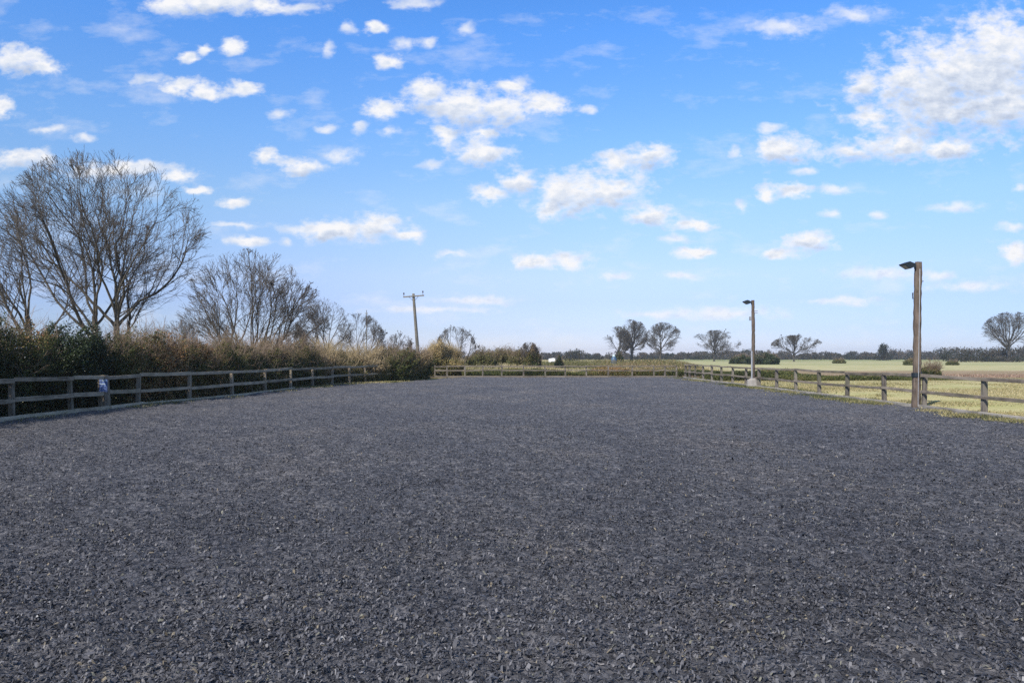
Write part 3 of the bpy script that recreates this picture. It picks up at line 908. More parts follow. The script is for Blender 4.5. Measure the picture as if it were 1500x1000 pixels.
def make_hedges():
    def t_bramble(C, w, u, g):
        return 0.36 + 0.42 * snoise(C, 0.8, 71) + 0.10 * g.normal(0, 1, len(C)) + 0.38 * np.clip(w - 0.62, 0, 1) * 1.6 + 0.28 * (g.random(len(C)) < 0.08)
    def t_mixed(C, w, u, g):
        return 0.36 + 0.45 * snoise(C, 0.7, 72) + 0.10 * g.normal(0, 1, len(C)) + 0.5 * np.clip(w - 0.5, 0, 1) + 0.25 * (g.random(len(C)) < 0.1)
    def t_brown(C, w, u, g):
        return 0.02 + 0.42 * snoise(C, 0.7, 73) + 0.12 * g.normal(0, 1, len(C)) + 0.60 * np.clip(w - 0.15, 0, 1)
    def t_straw(C, w, u, g):
        return 0.08 + 0.36 * snoise(C, 0.7, 74) + 0.12 * g.normal(0, 1, len(C)) + 0.75 * np.clip(w - 0.2, 0, 1)
    def t_holly(C, w, u, g):
        return 0.4 + 0.2 * g.normal(0, 1, len(C)) + 0.2 * snoise(C, 1.5, 75)
    ys = [7.5, 12, 16, 20, 22.8]
    hedge('near end of the hedgerow, dense dark green brambles with russet leaves on top', [off_left(y, 1.55) for y in ys], 2.5, [2.6, 2.65, 2.72, 2.85, 2.68], 150000, 0.062, 'bramble', t_bramble, 2600, 'hedge_twig', 101, name='bramble_hedge')
    hedge('very dark glossy green holly bush set in the hedgerow behind the blue notice', [off_left(23.3, 1.35), off_left(24.9, 1.35)], 2.2, [2.5, 2.48], 36000, 0.06, 'holly', t_holly, 0, 'hedge_twig', 102, name='holly_bush', cat='bush')
    ys = [24.9, 28, 31, 34]
    hedge('stretch of hedgerow with green and rust orange leaves right of the dark holly', [off_left(y, 1.5) for y in ys], 2.4, [2.45, 2.42, 2.3, 2.2], 75000, 0.07, 'bramble', t_mixed, 2600, 'hedge_twig', 103, name='mixed_hedge')
    ys = [33.6, 37, 40.5, 44]
    hedge('brown twiggy stretch of hedgerow with green bramble at its foot', [off_left(y, 1.5) for y in ys], 2.4, [2.2, 2.15, 2.1, 2.0], 62000, 0.085, 'brown', t_brown, 2000, 'hedge_twig', 104, (0.5, 1.1), 0.007, name='twiggy_hedge')
    pts = [(-12.8, 43.8), (-12.3, 47), (-11.3, 49.5), (-9.7, 52.2)]
    hedge('pale straw and pinkish stretch of hedgerow spilling over the fence', pts, 3.4, [2.0, 1.9, 1.9, 1.9], 50000, 0.10, 'brown', lambda C, w, u, g: t_brown(C, w, u, g) + 0.10, 2000, 'straw_twig', 105, (0.6, 1.3), 0.008, name='overgrown_hedge')
    pts = [(-9.3, 52.8), (-8.5, 55.5), (-7.7, 58.0)]
    hedge('dark green overhanging shrub at the end of the left fence below the utility pole', pts, 3.6, [1.8, 2.0, 2.1], 32000, 0.10, 'brown', lambda C, w, u, g: t_brown(C, w, u, g) - 0.03, 900, 'hedge_twig', 106, (0.4, 0.9), 0.008, name='overhanging_shrub', cat='shrub')
    pts = [(-7.7, 63.8), (-6.2, 64.2), (-4.6, 64.8)]
    hedge('golden straw shrub behind the far left corner of the fence', pts, 3.6, [2.3, 2.55, 2.1], 30000, 0.11, 'straw', t_straw, 2000, 'straw_twig', 107, (0.4, 0.9), 0.009, name='straw_shrub', cat='shrub')
    # beyond the far fence
    g2 = 'shrubs beyond the far fence'
    for i, (px, top, half, yy, mt, seed, lab) in enumerate([
        (703, 513, 30, 84.0, 'brown', 121, 'greyish green shrub right of the golden straw shrub'),
        (735, 511, 28, 92.0, 'brown', 122, 'reddish brown thicket with thin upright stems beyond the far fence'),
        (759, 514, 20, 90.0, 'brown', 123, 'low brown thicket between the reddish one and the dark bush'),
        (780, 511, 15, 86.0, 'bramble', 124, 'dark twiggy bush with a little bare crown, left of the white trailer'),
        (819, 523, 6, 100.0, 'holly', 125, 'small dark pointed evergreen just right of the white trailer'),
        (907, 519, 8, 150.0, 'holly', 126, 'dark conical evergreen right of the blue tank'),
        (1118, 519, 26, 165.0, 'holly', 127, 'dark green bush right of the farther lamp post'),
        (1086, 522, 17, 175.0, 'holly', 128, 'dark green bush left of the farther lamp post'),
        (1366, 537, 15, 58.0, 'bramble', 129, 'small scrubby green bush in the field right of the nearer lamp post'),
        (1336, 524, 10, 150.0, 'brown', 130, 'little rounded brown bush partly hidden by the nearer lamp post'),
        (1396, 529, 8, 150.0, 'brown', 131, 'tiny brown bush out in the field right of the nearer lamp post'),
        (1230, 525.5, 9, 190.0, 'brown', 132, 'tiny rounded brown bush at the foot of the far woods'),
    ]):
        x = gx(px, yy); hw = half / F * yy; h = gz(top, yy)
        n = 9000 if half > 12 else 3500
        fn = (lambda C, w, u, g: 0.15 + 0.2 * snoise(C, .8, 80) + .1 * g.normal(0, 1, len(C)) + .3 * np.clip(w, 0, 1)) if mt == 'brown' else t_holly if mt == 'holly' else t_bramble
        hedge(lab, [(x - hw * 0.75, yy), (x, yy + 0.2), (x + hw * 0.75, yy)], hw * 1.7, [h * 0.8, h, h * 0.8], n, 0.13 * yy / 90, mt, fn, 350 if half > 12 else 60,
              'hedge_twig', seed, (0.4, 1.0), 0.012 * yy / 90, name='shrub' if half > 8 else 'small_bush', cat='shrub', group=g2, lump=0.28)
    y = 86.0
    tree('small bare tree growing out of the dark bush beyond the far fence', (gx(775, y), y, 0), [(0, 0, -0.15, 0, 1.9, 1), (.15, 0, .25, 0, 1.9, 1)],
         ((0, 0, 2.0), (1.15, 1.1, gz(500, y) - 2.0)), 61, 0.07, [(6, 1.8, .9, 6), (6, 1.0, .4, 4), (5, .5, .2, 3)], twig_r=0.015, group='bare trees across the fields')


# ------------------------------------------------------------------ grass and undergrowth
def blades(name, P, h, w, tint, mat, label, cat, lean=0.35, seed=1):
    g = np.random.default_rng(seed)
    n = len(P)
    a = g.uniform(0, 6.283, n)
    s = np.stack([np.cos(a), np.sin(a), np.zeros(n)], 1) * (w * g.uniform(.6, 1.3, n))[:, None]
    d = g.normal(0, lean, (n, 3)); d[:, 2] = 1; d = unit(d)
    H_ = (h * g.uniform(0.5, 1.25, n))[:, None]
    bend = np.column_stack([g.normal(0, .25, (n, 2)), np.full(n, -0.08)]) * H_
    V = np.stack([P - s, P + s, P + d * H_ * .6 + s * .7, P + d * H_ * .6 - s * .7, P + d * H_ + bend], 1).reshape(-1, 3)
    b = np.arange(n)[:, None] * 5
    o = mesh_obj(name, V, [b + np.array([[0, 1, 2, 3]]), b + np.array([[3, 2, 4]])], M[mat], tint=np.repeat(np.clip(tint, 0, 1), 5))
    return tag(o, label, cat, kind='stuff')


def make_grass():
    g = np.random.default_rng(5)
    # field beside the right fence
    n = 190000
    y = 15 + 45 * g.random(n) ** 1.3
    x = RX + 0.1 + g.random(n) ** 1.4 * (0.72 * y + 2 - RX).clip(3, 40)
    P = np.column_stack([x, y, np.full(n, -0.075)])
    k = g.random(n) < 0.55 + 0.6 * snoise(P[:, :2], 0.9, 91)
    P = P[k]
    tus = np.clip(snoise(P[:, :2], 1.6, 104) - 0.35, 0, 1)
    t = 0.74 - 0.25 * tus + 0.14 * snoise(P[:, :2], 0.35, 92) + g.normal(0, 0.14, len(P))
    blades('field_grass', P, 0.055 + 0.05 * np.clip(snoise(P[:, :2], 0.6, 93), 0, 1) + 0.25 * tus, 0.008 + 0.0003 * P[:, 1], t, 'grass', 'short pale dry grass in the field beyond the right fence', 'grass', 0.6, 1)
    # weeds at the foot of the right fence
    n = 90000
    y = 8 + 52 * g.random(n) ** 1.2
    x = np.where(g.random(n) < 0.25, RX + 0.05 + np.abs(g.normal(0, 0.5, n)), RX - 0.24 - np.abs(g.normal(0, 0.62, n)))
    P = np.column_stack([x, y, np.zeros(n)])
    k = 1.1 * snoise(np.column_stack([x * 0.8, y]), 1.1, 94) + 0.22 * g.normal(0, 1, n) + 0.12 > np.abs(x - RX) * 0.55
    P = P[k]
    t = 0.44 + 0.30 * snoise(P[:, :2], 0.8, 95) + g.normal(0, 0.12, len(P))
    blades('verge_weeds', P, 0.10 * np.ones(len(P)), 0.009 + 0.0002 * P[:, 1], t, 'grass', 'low green weeds creeping over the arena edge below the right fence', 'weeds', 0.7, 2)
    # litter and dead grass under the left fence
    n = 60000
    y = 8 + 42 * g.random(n)
    x = arena_left(y) - 0.35 + np.abs(g.normal(0, 0.36, n)) * np.where(g.random(n) < .5, -1, 1)
    P = np.column_stack([x, y, np.full(n, 0.0)])
    k = snoise(np.column_stack([x, y]), 0.9, 96) + 0.3 * g.normal(0, 1, n) > 0.05
    P = P[k]
    t = 0.58 + 0.28 * snoise(P[:, :2], 0.8, 97) + g.normal(0, 0.15, len(P))
    blades('dead_grass', P, 0.11 * np.ones(len(P)), 0.009 + 0.0002 * P[:, 1], t, 'grass', 'dead grass and leaf litter along the foot of the left fence', 'dead grass', 0.8, 3)
    n = 420
    y = 13 + 36 * g.random(n)
    k = snoise(np.column_stack([y, y * 0]), 0.5, 105) > -0.1
    y = y[k]; n = len(y)
    P0 = np.column_stack([left_x(y) - g.uniform(0.05, 0.5, n), y, g.uniform(0.0, 0.9, n)])
    D = np.column_stack([g.uniform(0.1, 0.8, n), g.normal(0, .6, n), g.uniform(0.2, 1.2, n)])
    o = twigs(P0, D, g.uniform(0.3, 0.8, n), 0.007, g, 4, 0.25, -0.06).build('bramble_shoots', M['hedge_twig'])
    tag(o, 'dry brown bramble shoots poking between the rails of the left fence', 'bramble shoots', kind='stuff')
    # dark low brambles right behind the far fence
    n = 60000
    x = g.uniform(-4.2, 24, n); y = FARY + 0.6 + 3.2 * g.random(n)
    q = np.column_stack([x, y])
    hh = np.clip(0.50 + 0.35 * snoise(q, 0.7, 98), 0.08, 0.85)
    C = np.column_stack([q, hh * g.random(n) ** 0.6])
    t = np.clip(0.30 + 0.22 * snoise(q, 0.5, 99) + g.normal(0, .12, n) + 0.2 * (C[:, 2] > .45), 0, 1)
    V, Q, T = leaves(C, np.full(n, 0.11), t, g)
    tag(mesh_obj('undergrowth', V, Q, M['bramble'], tint=T), 'dark green brambles just behind the far fence', 'undergrowth', kind='stuff')
    # tall straw grass beyond
    n = 150000
    x = g.uniform(-14, 60, n); y = 65.5 + 45 * g.random(n) ** 1.9
    k = (x < 17 + (y - 66) * 0.25 + 3 * g.normal(0, 1, n) * .5) & (np.abs(x) < 0.75 * y)
    P = np.column_stack([x, y, np.full(n, -0.08)])[k]
    m = snoise(P[:, :2], 0.16, 100)
    left = np.clip((12 - P[:, 0]) / 14, 0.25, 1)
    t = 0.70 + 0.2 * m + g.normal(0, 0.14, len(P))
    blades('straw_grass', P, 0.85 * left + 0.40 * np.clip(m, -1, 1) * left, 0.02 + 0.0004 * P[:, 1], t, 'grass', 'tall pale straw grass beyond the far fence', 'dry grass', 0.3, 4)
    # tussocks and low scrub in the rough field ahead
    n = 70000
    x = g.uniform(0, 46, n); y = 92 + 58 * g.random(n)
    q = np.column_stack([x, y])
    m = snoise(q * np.array([0.5, 1.0]), 0.22, 111)
    hh = np.clip(0.45 + 1.1 * m, 0, 1.3) * np.clip((0.24 * y + 3 - x) / 6, 0, 1)
    C = np.column_stack([q, -0.07 + hh * g.random(n) ** 0.6])
    k = hh > 0.2
    t = np.clip(0.33 + 0.3 * snoise(q, 0.12, 112) + g.normal(0, .15, n), 0, 1)
    V, Q, T = leaves(C[k], np.full(k.sum(), 0.20), t[k], g)
    tag(mesh_obj('rough_scrub', V, Q, M['brown'], tint=T), 'low straw and olive scrub in the rough field beyond the far fence', 'scrub', kind='stuff')
    # rough bramble strip crossing the field on the right
    n = 60000
    x = g.uniform(14.5, 36, n); y = 52.5 + 5 * g.random(n) + 0.10 * (x - 14)
    q = np.column_stack([x, y])
    m = snoise(q, 0.32, 102)
    fade = np.clip((31 - x) / 8, 0, 1)
    hh = np.clip((0.34 + 0.42 * m) * (0.3 + .7 * fade), 0.0, 0.75)
    C = np.column_stack([q, -0.07 + hh * g.random(n) ** 0.6])
    k = hh > 0.08
    t = np.clip(0.40 - 0.26 * m + g.normal(0, .13, n), 0, 1)
    V, Q, T = leaves(C[k], np.full(k.sum(), 0.10), t[k], g)
    tag(mesh_obj('ditch_brambles', V, Q, M['bramble'], tint=T), 'low green and brown brambles in a strip across the right field', 'undergrowth', kind='stuff')
    # dead dock stems and reddish weeds along the ploughed edge
    n = 16000
    x = g.uniform(14, 70, n); y = 60 + 6 * g.random(n) + .05 * x
    P = np.column_stack([x, y, np.full(n, -0.08)])
    k = (snoise(P[:, :2], 0.5, 103) > -0.1)
    P = P[k]
    blades('field_margin_weeds', P, 0.26 + 0 * P[:, 0], 0.02 + 0 * P[:, 0], 0.75 + g.normal(0, .15, len(P)), 'margin', 'dry reddish weeds along the edge of the brown strip', 'weeds', 0.4, 6)


M['margin'] = leaf_mat('margin_weed', [(0.0, (0.08, 0.06, 0.035)), (0.6, (0.25, 0.16, 0.115)), (1.0, (0.42, 0.31, 0.22))], 0.2)


def make_far_woods():
    """the woods along the horizon read as one mass"""
    g = np.random.default_rng(77)
    VV, QQ, TT, n0 = [], [], [], 0
    stems = MB()
    def clump(x, y, h, w, n, tone, trunk=True):
        nonlocal n0
        k = 6
        sub = np.column_stack([g.normal(0, .33, k) * w, g.normal(0, .33, k) * w, g.uniform(.3, .78, k) * h])
        pick = g.integers(0, k, n)
        r = g.normal(0, 1, (n, 3)); r = unit(r) * (g.random(n) ** 0.5)[:, None]
        C = np.array([x, y, 0]) + sub[pick] + r * np.array([w * .36, w * .36, h * .26])
        C[:, 2] = np.clip(C[:, 2], 0.1, h * 1.05)
        low = n // 3
        C[:low, 2] = g.random(low) * h * .45; C[:low, 0] = x + g.uniform(-.75, .75, low) * w
        t = np.clip(tone + 0.15 * g.normal(0, 1, n), 0, 1)
        V, Q, T = leaves(C, np.full(n, 0.0021 * y), t, g, 0.5)
        VV.append(V); QQ.append(Q + n0); TT.append(T); n0 += len(V)
        if trunk:
            m = 5
            P0 = np.array([x, y, 0]) + np.column_stack([g.normal(0, .12, m) * w, g.normal(0, .1, m) * w, np.zeros(m)])
            D = np.column_stack([g.normal(0, .3, (m, 2)), np.ones(m)])
            P, R = grow(P0, D, np.full(m, h * .95), np.full(m, .0006 * y), np.full(m, .0002 * y), 6, .15, .02, g)
            stems.add(*tubes(P, R, 4))
    def top(px):    # skyline of the woods in photo rows
        return np.interp(px, [-900, 560, 700, 760, 800, 830, 870, 900, 1000, 1090, 1135, 1200, 1280, 1330, 1360, 1400, 1440, 1500, 1600, 2400],
                         [512, 512, 514, 516, 517, 511, 517, 516, 515, 513, 517, 514, 514, 512, 514, 511, 508, 505, 506, 512])
    for px in np.arange(-850, 2350, 8.0):
        near = px > 1395
        yy = (250 if near else 430) + g.uniform(-20, 60)
        p = px + g.normal(0, 4)
        tp = top(p) + 1.6 * snoise(np.array([[p, 0.0]]), 0.045, 321)[0] + abs(g.normal(0, 1.0)) - 0.6 - (3.5 if g.random() < .13 else 0)
        h = gz(tp, yy)
        big = 560 < px < 1700
        clump(gx(p, yy), yy, h, h * g.uniform(.8, 1.5), 520 if big else 120, g.choice([0.15, .42, .55, .65]), True)
    # second, lower and darker rank in front
    for px in np.arange(700, 1500, 9.0):
        yy = (235 if px > 1395 else 380) + g.uniform(-10, 15)
        h = gz(519.5 + g.normal(0, 1.2), yy)
        clump(gx(px, yy), yy, h, h * 1.5, 160, g.choice([0.08, .25, .45]), False)
    o = mesh_obj('far_woods', np.concatenate(VV + [np.concatenate(stems.V)]), [np.concatenate(QQ)] + [f + n0 for f in stems.Fq], M['wood_far'],
                 tint=np.concatenate(TT + [np.full(stems.n, 0.3)]))
    tag(o, 'distant bare woods along the horizon', 'woods', kind='stuff')
    # two single crowns that stand out of the woods
    for px, tp, half, yy, lab, tone in [(1294, 502, 11, 330.0, 'dark flat topped evergreen rising above the far woods, left of the nearer lamp post', 0.1),
                                        (838, 509, 13, 300.0, 'rounded greenish tree rising above the woods right of the white trailer', 0.3)]:
        VV, QQ, TT, n0 = [], [], [], 0
        stems = MB()
        h = gz(tp, yy); w = half / F * yy * 1.15
        clump(gx(px, yy), yy, h, w, 1500, tone)
        r = empty('evergreen_tree' if tone < .2 else 'rounded_tree', (gx(px, yy), yy, 0), lab, 'tree')
        mesh_obj('crown', np.concatenate(VV), [np.concatenate(QQ)], M['wood_far'], r, tint=np.concatenate(TT))
        stems.build('trunk', M['far_bark'], r)


# ------------------------------------------------------------------ small far things
def make_small_things():
    y = 150.0
    xc = gx(808.3, y); w = 1.25
    r = empty('trailer', (xc, y, 0), 'small white box trailer parked in rough grass beyond the far fence', 'trailer')
    z0, z1 = 0.42, gz(524.6, y)
    V = []
    for yy in (-1.0, 1.0):
        V += [(xc - w / 2, y + yy, z0), (xc + w / 2, y + yy, z0), (xc + w / 2, y + yy, z1 + 0.02), (xc + w * 0.3, y + yy, z1 + 0.06), (xc - w / 2, y + yy, z1 - 0.12)]
    i = np.arange(5)
    MB().add(np.array(V), [np.stack([i, (i + 1) % 5, 5 + (i + 1) % 5, 5 + i], 1), i[::-1].copy(), 5 + i]).build('body', M['white_paint'], r)
    MB().box((xc, y, 0.37), (w * 1.05, 2.0, 0.09)).build('chassis', M['black_metal'], r)
    for s in (-1, 1):
        mb = MB(); mb.tube([(xc + s * (w / 2 + 0.02), y, 0.26), (xc + s * (w / 2 + 0.17), y, 0.26)], 0.29, 16); mb.build('wheel', M['rubber'], r)
    MB().tube([(xc, y - 1.0, 0.36), (xc, y - 1.7, 0.38)], 0.04, 6).build('drawbar', M['galv'], r)
    y = 140.0
    xc = gx(899.2, y)
    r = empty('water_tank', (xc, y, 0), 'blue tapered tank with a pale lid standing left of the dark conical evergreen', 'tank')
    k = 8
    zs = [0, 0.15, 0.8, 1.25, 1.55, 1.68]; rs = [0.52, 0.56, 0.55, 0.50, 0.36, 0.26]
    MB().tube([(xc, y, z) for z in zs], rs, 18).build('body', M['blue_plastic'], r, smooth=True)
    MB().tube([(xc, y, 1.675), (xc, y, 1.72), (xc, y, 1.98), (xc, y, 2.08)], [0.27, 0.28, 0.24, 0.12], 14).build('lid', M['pale_plastic'], r)


# ------------------------------------------------------------------ sky, light, camera
SUN_AZ = math.atan2(-0.58, -0.81)     # from +Y towards +X
SUN_EL = math.radians(40)

STRONG = [  # cloud lobes: centre and radii in photo pixels, turned into directions below
    (310, 4, 80, 15), (255, 0, 40, 10), (385, 8, 38, 10), (28, 86, 42, 20), (62, 98, 30, 9), (0, 157, 17, 14),
    (262, 127, 36, 11), (300, 136, 24, 12), (355, 132, 27, 9), (275, 86, 16, 7), (298, 74, 11, 8), (337, 68, 18, 12),
    (30, 232, 52, 15), (185, 248, 70, 12), (255, 258, 24, 8), (290, 280, 18, 5), (395, 231, 19, 12), (442, 244, 36, 12), (345, 298, 25, 7),
    (360, 351, 30, 7), (490, 337, 52, 13), (548, 330, 36, 17), (600, 343, 26, 9), (572, 90, 22, 10), (552, 41, 20, 8),
    (562, 160, 24, 12), (625, 140, 27, 20), (672, 156, 48, 28), (735, 160, 48, 22), (800, 153, 32, 12), (745, 126, 26, 8), (706, 195, 30, 9),
    (705, 225, 42, 16), (648, 197, 18, 11), (720, 283, 28, 11), (758, 268, 32, 15), (838, 285, 48, 24), (898, 279, 48, 19), (805, 304, 22, 15),
    (905, 235, 32, 13), (950, 227, 38, 15), (960, 317, 32, 14), (1018, 329, 30, 9), (780, 383, 30, 8), (835, 380, 34, 11), (1020, 371, 28, 7),
    (1148, 220, 48, 18), (1128, 283, 13, 10), (1165, 280, 24, 9), (1185, 355, 38, 12), (1135, 373, 28, 8),
    (1250, 223, 38, 12), (1318, 213, 46, 17), (1395, 218, 44, 14), (1460, 70, 60, 42), (1400, 100, 70, 35), (1330, 118, 40, 30), (1265, 124, 22, 20),
    (1385, 160, 100, 30), (1470, 150, 75, 38), (1275, 172, 26, 14), (1560, 110, 80, 60), (1490, 368, 24, 13), (1435, 112, 85, 52), (1375, 128, 55, 34)]
FAINT = [
    (440, 12, 40, 8), (215, 118, 25, 8), (410, 168, 20, 7), (475, 187, 22, 6), (480, 75, 12, 9), (497, 230, 25, 11), (440, 334, 34, 6), (420, 352, 9, 6),
    (665, 371, 24, 5), (510, 43, 12, 8), (592, 66, 20, 8), (630, 65, 13, 9), (610, 3, 40, 8), (685, 40, 14, 9), (530, 187, 14, 9), (572, 191, 14, 8),
    (630, 242, 16, 8), (905, 405, 24, 5), (1075, 226, 13, 10), (1130, 188, 20, 8), (1220, 278, 26, 6), (1085, 303, 11, 8), (1220, 312, 16, 6), (1285, 312, 16, 6),
    (1395, 303, 40, 7), (1290, 400, 62, 10), (1370, 401, 30, 7), (1490, 276, 12, 6), (1150, 38, 52, 14), (1255, 22, 50, 12), (990, 352, 24, 7),
    (1060, 458, 90, 10), (960, 462, 60, 6), (760, 122, 20, 12), (70, 190, 30, 5), (120, 202, 18, 6), (640, 455, 80, 5), (1000, 405, 30, 6), (1480, 330, 24, 6),
    (860, 160, 16, 6), (1180, 250, 20, 6), (700, 440, 60, 6), (1420, 420, 60, 7), (1230, 440, 60, 5), (350, 330, 40, 4)]


def make_world():
    w = bpy.data.worlds.new('World')
    scn.world = w
    w.use_nodes = True
    w.cycles.sampling_method = 'MANUAL'
    w.cycles.sample_map_resolution = 512
    nt = w.node_tree
    nt.nodes.clear()
    out = node(nt, 'ShaderNodeOutputWorld')
    bg = node(nt, 'ShaderNodeBackground')
    nt.links.new(bg.outputs[0], out.inputs[0])
    sky = node(nt, 'ShaderNodeTexSky', sky_type='NISHITA')
    sky.sun_disc = False
    sky.sun_elevation = SUN_EL
    sky.sun_rotation = SUN_AZ
    sky.altitude = 50
    sky.air_density = 1.0
    sky.dust_density = 0.2
    sky.ozone_density = 2.0
    tc = node(nt, 'ShaderNodeTexCoord')
    sep = node(nt, 'ShaderNodeSeparateXYZ')
    nt.links.new(tc.outputs['Generated'], sep.inputs[0])
    # clear spring air: deeper blue higher up, cool pale blue low down (by elevation); unseen sky above the view warmed to cut blue fill
    gr = ramp(nt, [(p, tuple(c / 1.6 for c in q)) for p, q in SKY_GRADE], math_n(nt, 'MAXIMUM', sep.outputs[2], 0.0))
    g2 = node(nt, 'ShaderNodeVectorMath', operation='SCALE')
    nt.links.new(gr.outputs[0], g2.inputs[0]); g2.inputs['Scale'].default_value = 1.6
    blue = mixc(nt, 1.0, sky.outputs[0], g2.outputs[0], 'MULTIPLY')
    ysafe = math_n(nt, 'MAXIMUM', sep.outputs[1], 0.05)
    u = math_n(nt, 'DIVIDE', sep.outputs[0], ysafe)
    v = math_n(nt, 'DIVIDE', sep.outputs[2], ysafe)
    comb = node(nt, 'ShaderNodeCombineXYZ')
    nt.links.new(u, comb.inputs[0]); nt.links.new(v, comb.inputs[1])
    uv = comb.outputs[0]
    def vm(op, a, b=None, c=None):
        n = node(nt, 'ShaderNodeVectorMath', operation=op)
        for i, q in enumerate((a, b, c)):
            if q is None: continue
            if isinstance(q, tuple): n.inputs[i].default_value = q
            else: nt.links.new(q, n.inputs[i])
        return n
    def warp(scale, amt, detail):
        nn = noise(nt, mapping(nt, uv, (1, 1.5, 1)), scale, detail, 0.6)
        return vm('MULTIPLY', vm('SUBTRACT', nn.outputs['Color'], (0.5, 0.5, 0.5)).outputs[0], (amt, amt * 0.6, 0)).outputs[0]
    uvw = vm('ADD', vm('ADD', uv, warp(16, 0.035, 3)).outputs[0], warp(60, 0.011, 4)).outputs[0]
    uw = node(nt, 'ShaderNodeSeparateXYZ'); nt.links.new(uvw, uw.inputs[0])
    uuu = node(nt, 'ShaderNodeCombineXYZ'); vvv = node(nt, 'ShaderNodeCombineXYZ')
    for i in range(3):
        nt.links.new(uw.outputs[0], uuu.inputs[i]); nt.links.new(uw.outputs[1], vvv.inputs[i])
    def field(lobes, shift=0.0, gx_=1.0, gy_=1.0):
        """soft union of the lobes, three at a time: 1 at a lobe's heart, 0 at its rim, negative outside"""
        acc = None
        L_ = list(lobes)
        while len(L_) % 3: L_.append((-9000, 0, 10, 10))
        for i in range(0, len(L_), 3):
            tr = L_[i:i + 3]
            sx = [F / (l[2] * gx_) for l in tr]; sy = [F / (l[3] * gy_) for l in tr]
            cx = [-(l[0] - CX) / F * k for l, k in zip(tr, sx)]
            cy = [-((HY - l[1]) / F - shift * l[3] / F) * k for l, k in zip(tr, sy)]
            dx = vm('MULTIPLY_ADD', uuu.outputs[0], tuple(sx), tuple(cx)).outputs[0]
            dy = vm('MULTIPLY_ADD', vvv.outputs[0], tuple(sy), tuple(cy)).outputs[0]
            d2 = vm('MULTIPLY_ADD', dy, dy, vm('MULTIPLY_ADD', dx, dx, (0.01, 0.01, 0.01)).outputs[0]).outputs[0]
            q = vm('DIVIDE', (1.0, 1.0, 1.0), d2).outputs[0]
            acc = vm('MULTIPLY', q, q).outputs[0] if acc is None else vm('MULTIPLY_ADD', q, q, acc).outputs[0]
        tot = vm('DOT_PRODUCT', acc, (1.0, 1.0, 1.0)).outputs['Value']
        return math_n(nt, 'SUBTRACT', 1.0, math_n(nt, 'POWER', tot, -0.25))
    det = noise(nt, mapping(nt, uv, (1, 1.6, 1)), 42.0, 7, 0.62)
    det2 = noise(nt, mapping(nt, uv, (1, 1.9, 1), loc=(3.1, 1.7, 0)), 15.0, 5, 0.55)
    nz = math_n(nt, 'ADD', math_n(nt, 'MULTIPLY_ADD', det.outputs[0], 2.0, -1.0), math_n(nt, 'MULTIPLY_ADD', det2.outputs[0], 1.0, -0.5))
    def cover(f, lo, hi):
        n = node(nt, 'ShaderNodeMapRange', interpolation_type='SMOOTHSTEP')
        nt.links.new(math_n(nt, 'ADD', f, nz), n.inputs[0])
        n.inputs[1].default_value = lo; n.inputs[2].default_value = hi
        return n.outputs[0]
    a1 = cover(field(STRONG, 0, 1.16, 1.3), -0.18, 0.74)
    a2 = math_n(nt, 'MULTIPLY', cover(field(FAINT, 0, 1.15, 1.3), -0.2, 1.0), 0.80)
    # thin veils and flecks elsewhere
    veil = noise(nt, mapping(nt, uv, (1, 2.6, 1), loc=(7, 2, 0)), 9.0, 8, 0.62)
    a3 = math_n(nt, 'MULTIPLY', ramp(nt, [(0.53, (0, 0, 0)), (0.78, (1, 1, 1))], veil.outputs[0]).outputs[0], 0.44)
    alpha = math_n(nt, 'MAXIMUM', math_n(nt, 'MAXIMUM', a1, a2), a3)
    front = node(nt, 'ShaderNodeMapRange'); nt.links.new(sep.outputs[1], front.inputs[0]); front.inputs[1].default_value = 0.06; front.inputs[2].default_value = 0.3
    alpha = math_n(nt, 'MULTIPLY', alpha, front.outputs[0], clamp=True)
    # light and shade within the clouds: lit lumps towards the sun, greyer flat undersides
    sh = noise(nt, mapping(nt, uv, (1, 1.6, 1), loc=(0.006, -0.012, 0)), 42.0, 4, 0.55)
    em = math_n(nt, 'SUBTRACT', sh.outputs[0], det.outputs[0])
    big = sorted(STRONG, key=lambda l: -l[2] * l[3])[:30]
    under = node(nt, 'ShaderNodeMapRange', interpolation_type='SMOOTHSTEP')
    nt.links.new(field(big, 0.8, 1.1, 1.1), under.inputs[0]); under.inputs[1].default_value = 0.0; under.inputs[2].default_value = 0.8
    tone = math_n(nt, 'ADD', math_n(nt, 'MULTIPLY_ADD', em, 1.7, 0.92), math_n(nt, 'MULTIPLY', under.outputs[0], -0.55))
    ccol = ramp(nt, [(0.0, CLOUD_DARK), (0.55, CLOUD_MID), (0.95, CLOUD_LIT)], tone)
    side = math_n(nt, 'MULTIPLY', math_n(nt, 'SUBTRACT', math_n(nt, 'ABSOLUTE', sep.outputs[0]), 0.12, clamp=True), math_n(nt, 'MULTIPLY_ADD', sep.outputs[2], -1.9, 1.0, clamp=True))
    blue = mixc(nt, math_n(nt, 'MULTIPLY', side, 1.3, clamp=True), blue, (0.62, 0.76, 0.86), 'MULTIPLY')
    res = mixc(nt, alpha, blue, ccol.outputs[0])
    nt.links.new(res, bg.inputs[0])
    bg.inputs[1].default_value = SKY_STRENGTH


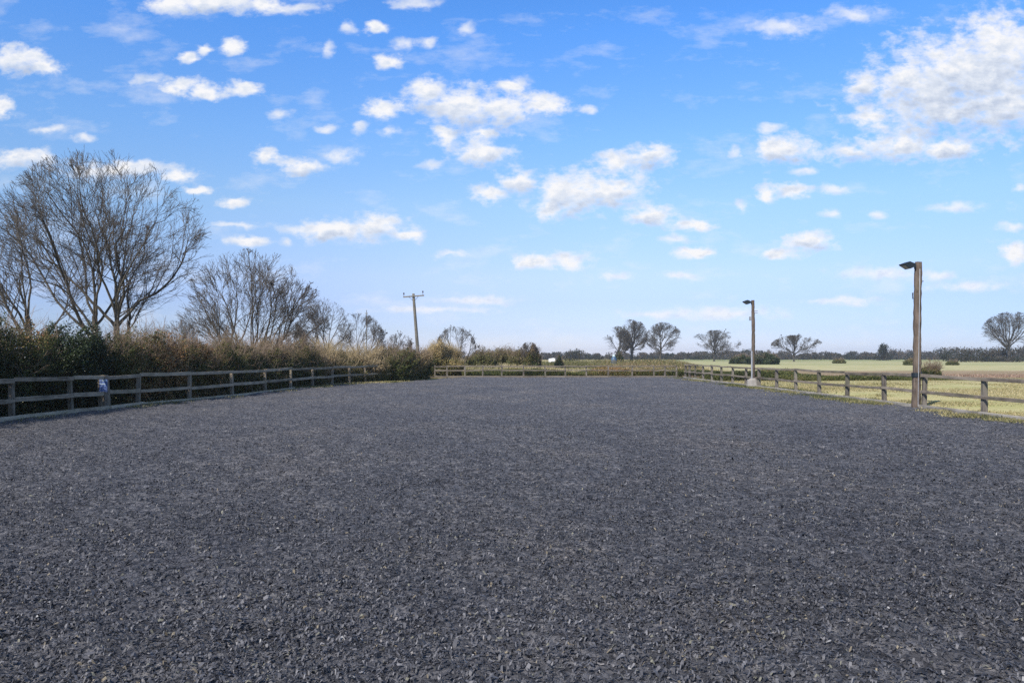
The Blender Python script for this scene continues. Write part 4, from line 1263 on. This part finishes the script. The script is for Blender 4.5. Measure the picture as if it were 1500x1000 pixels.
SKY_STRENGTH = 0.12
SKY_GRADE = [(0.0, (0.58, 0.64, 1.06)), (0.035, (0.54, 0.59, 0.91)), (0.073, (0.62, 0.63, 0.92)), (0.107, (0.77, 0.74, 0.94)), (0.196, (0.88, 0.95, 1.05)),
             (0.277, (0.77, 1.02, 1.27)), (0.40, (0.55, 1.01, 1.53)), (0.46, (0.48, 0.95, 1.5)), (0.62, (0.95, 0.95, 0.98)), (1.0, (1.25, 1.0, 0.80))]
K = 1.0 / SKY_STRENGTH / 1.366
CLOUD_DARK = (0.52 * K, 0.60 * K, 0.76 * K)
CLOUD_MID = (0.74 * K, 0.80 * K, 0.91 * K)
CLOUD_LIT = (0.96 * K, 0.96 * K, 0.98 * K)
SUN_STRENGTH = 4.5
EXPOSURE = 0.45


def make_light_camera():
    L = bpy.data.lights.new('sun', 'SUN')
    L.energy = SUN_STRENGTH
    L.angle = math.radians(0.5)
    L.color = (1.0, 0.945, 0.87)
    o = bpy.data.objects.new('sun', L)
    COL.objects.link(o)
    S = np.array([math.sin(SUN_AZ) * math.cos(SUN_EL), math.cos(SUN_AZ) * math.cos(SUN_EL), math.sin(SUN_EL)])
    from mathutils import Vector
    o.rotation_euler = Vector(-S).to_track_quat('-Z', 'Y').to_euler()
    o.location = (-30, -20, 40)
    cam = bpy.data.cameras.new('camera')
    c = bpy.data.objects.new('camera', cam)
    COL.objects.link(c)
    c.location = (0, 0, EYE)
    c.rotation_euler = (math.radians(90), 0, 0)
    cam.sensor_width = 36.0
    cam.lens = 36.0 * F / 1500.0
    cam.shift_y = (HY - 500.0) / 1500.0
    cam.clip_end = 20000
    cam.clip_start = 0.05
    scn.camera = c


def make_haze():
    m = bpy.data.materials.new('haze_air')
    m.use_nodes = True
    nt = m.node_tree
    nt.nodes.clear()
    out = node(nt, 'ShaderNodeOutputMaterial')
    v = node(nt, 'ShaderNodeVolumePrincipled')
    v.inputs['Color'].default_value = (0.93, 0.96, 1.0, 1)
    v.inputs['Density'].default_value = HAZE
    v.inputs['Anisotropy'].default_value = 0.2
    nt.links.new(v.outputs[0], out.inputs['Volume'])
    o = MB().box((0, 690, 8.4), (3000, 2020, 20)).build('haze', m)
    tag(o, 'thin pale haze over the fields', 'haze', kind='stuff')


HAZE = 0.00032

make_world()
make_light_camera()
make_ground()
make_bank()
make_arena()
make_chips()
make_fences()
lamp_post(1341.5, 1345.5, 24.6, 'nearer wooden lamp post with a black floodlight, strapped beside a right fence post')
lamp_post(1103.5, 1103.0, 41.0, 'farther wooden lamp post with a concrete footing and a floodlight facing the arena', True, 0.10, 0.085, False)
utility_pole()
make_trees()
make_hedges()
make_grass()
make_far_woods()
make_small_things()
if HAZE: make_haze()

scn.render.engine = 'CYCLES'
scn.cycles.max_bounces = 6
scn.cycles.diffuse_bounces = 3
scn.cycles.volume_bounces = 0
scn.cycles.use_denoising = False
scn.cycles.denoiser = 'OPENIMAGEDENOISE'
scn.cycles.denoising_input_passes = 'RGB_ALBEDO_NORMAL'
scn.cycles.denoising_prefilter = 'ACCURATE'
scn.view_settings.view_transform = 'Standard'
scn.view_settings.look = 'None'
scn.view_settings.exposure = EXPOSURE
scn.view_settings.gamma = 1.0
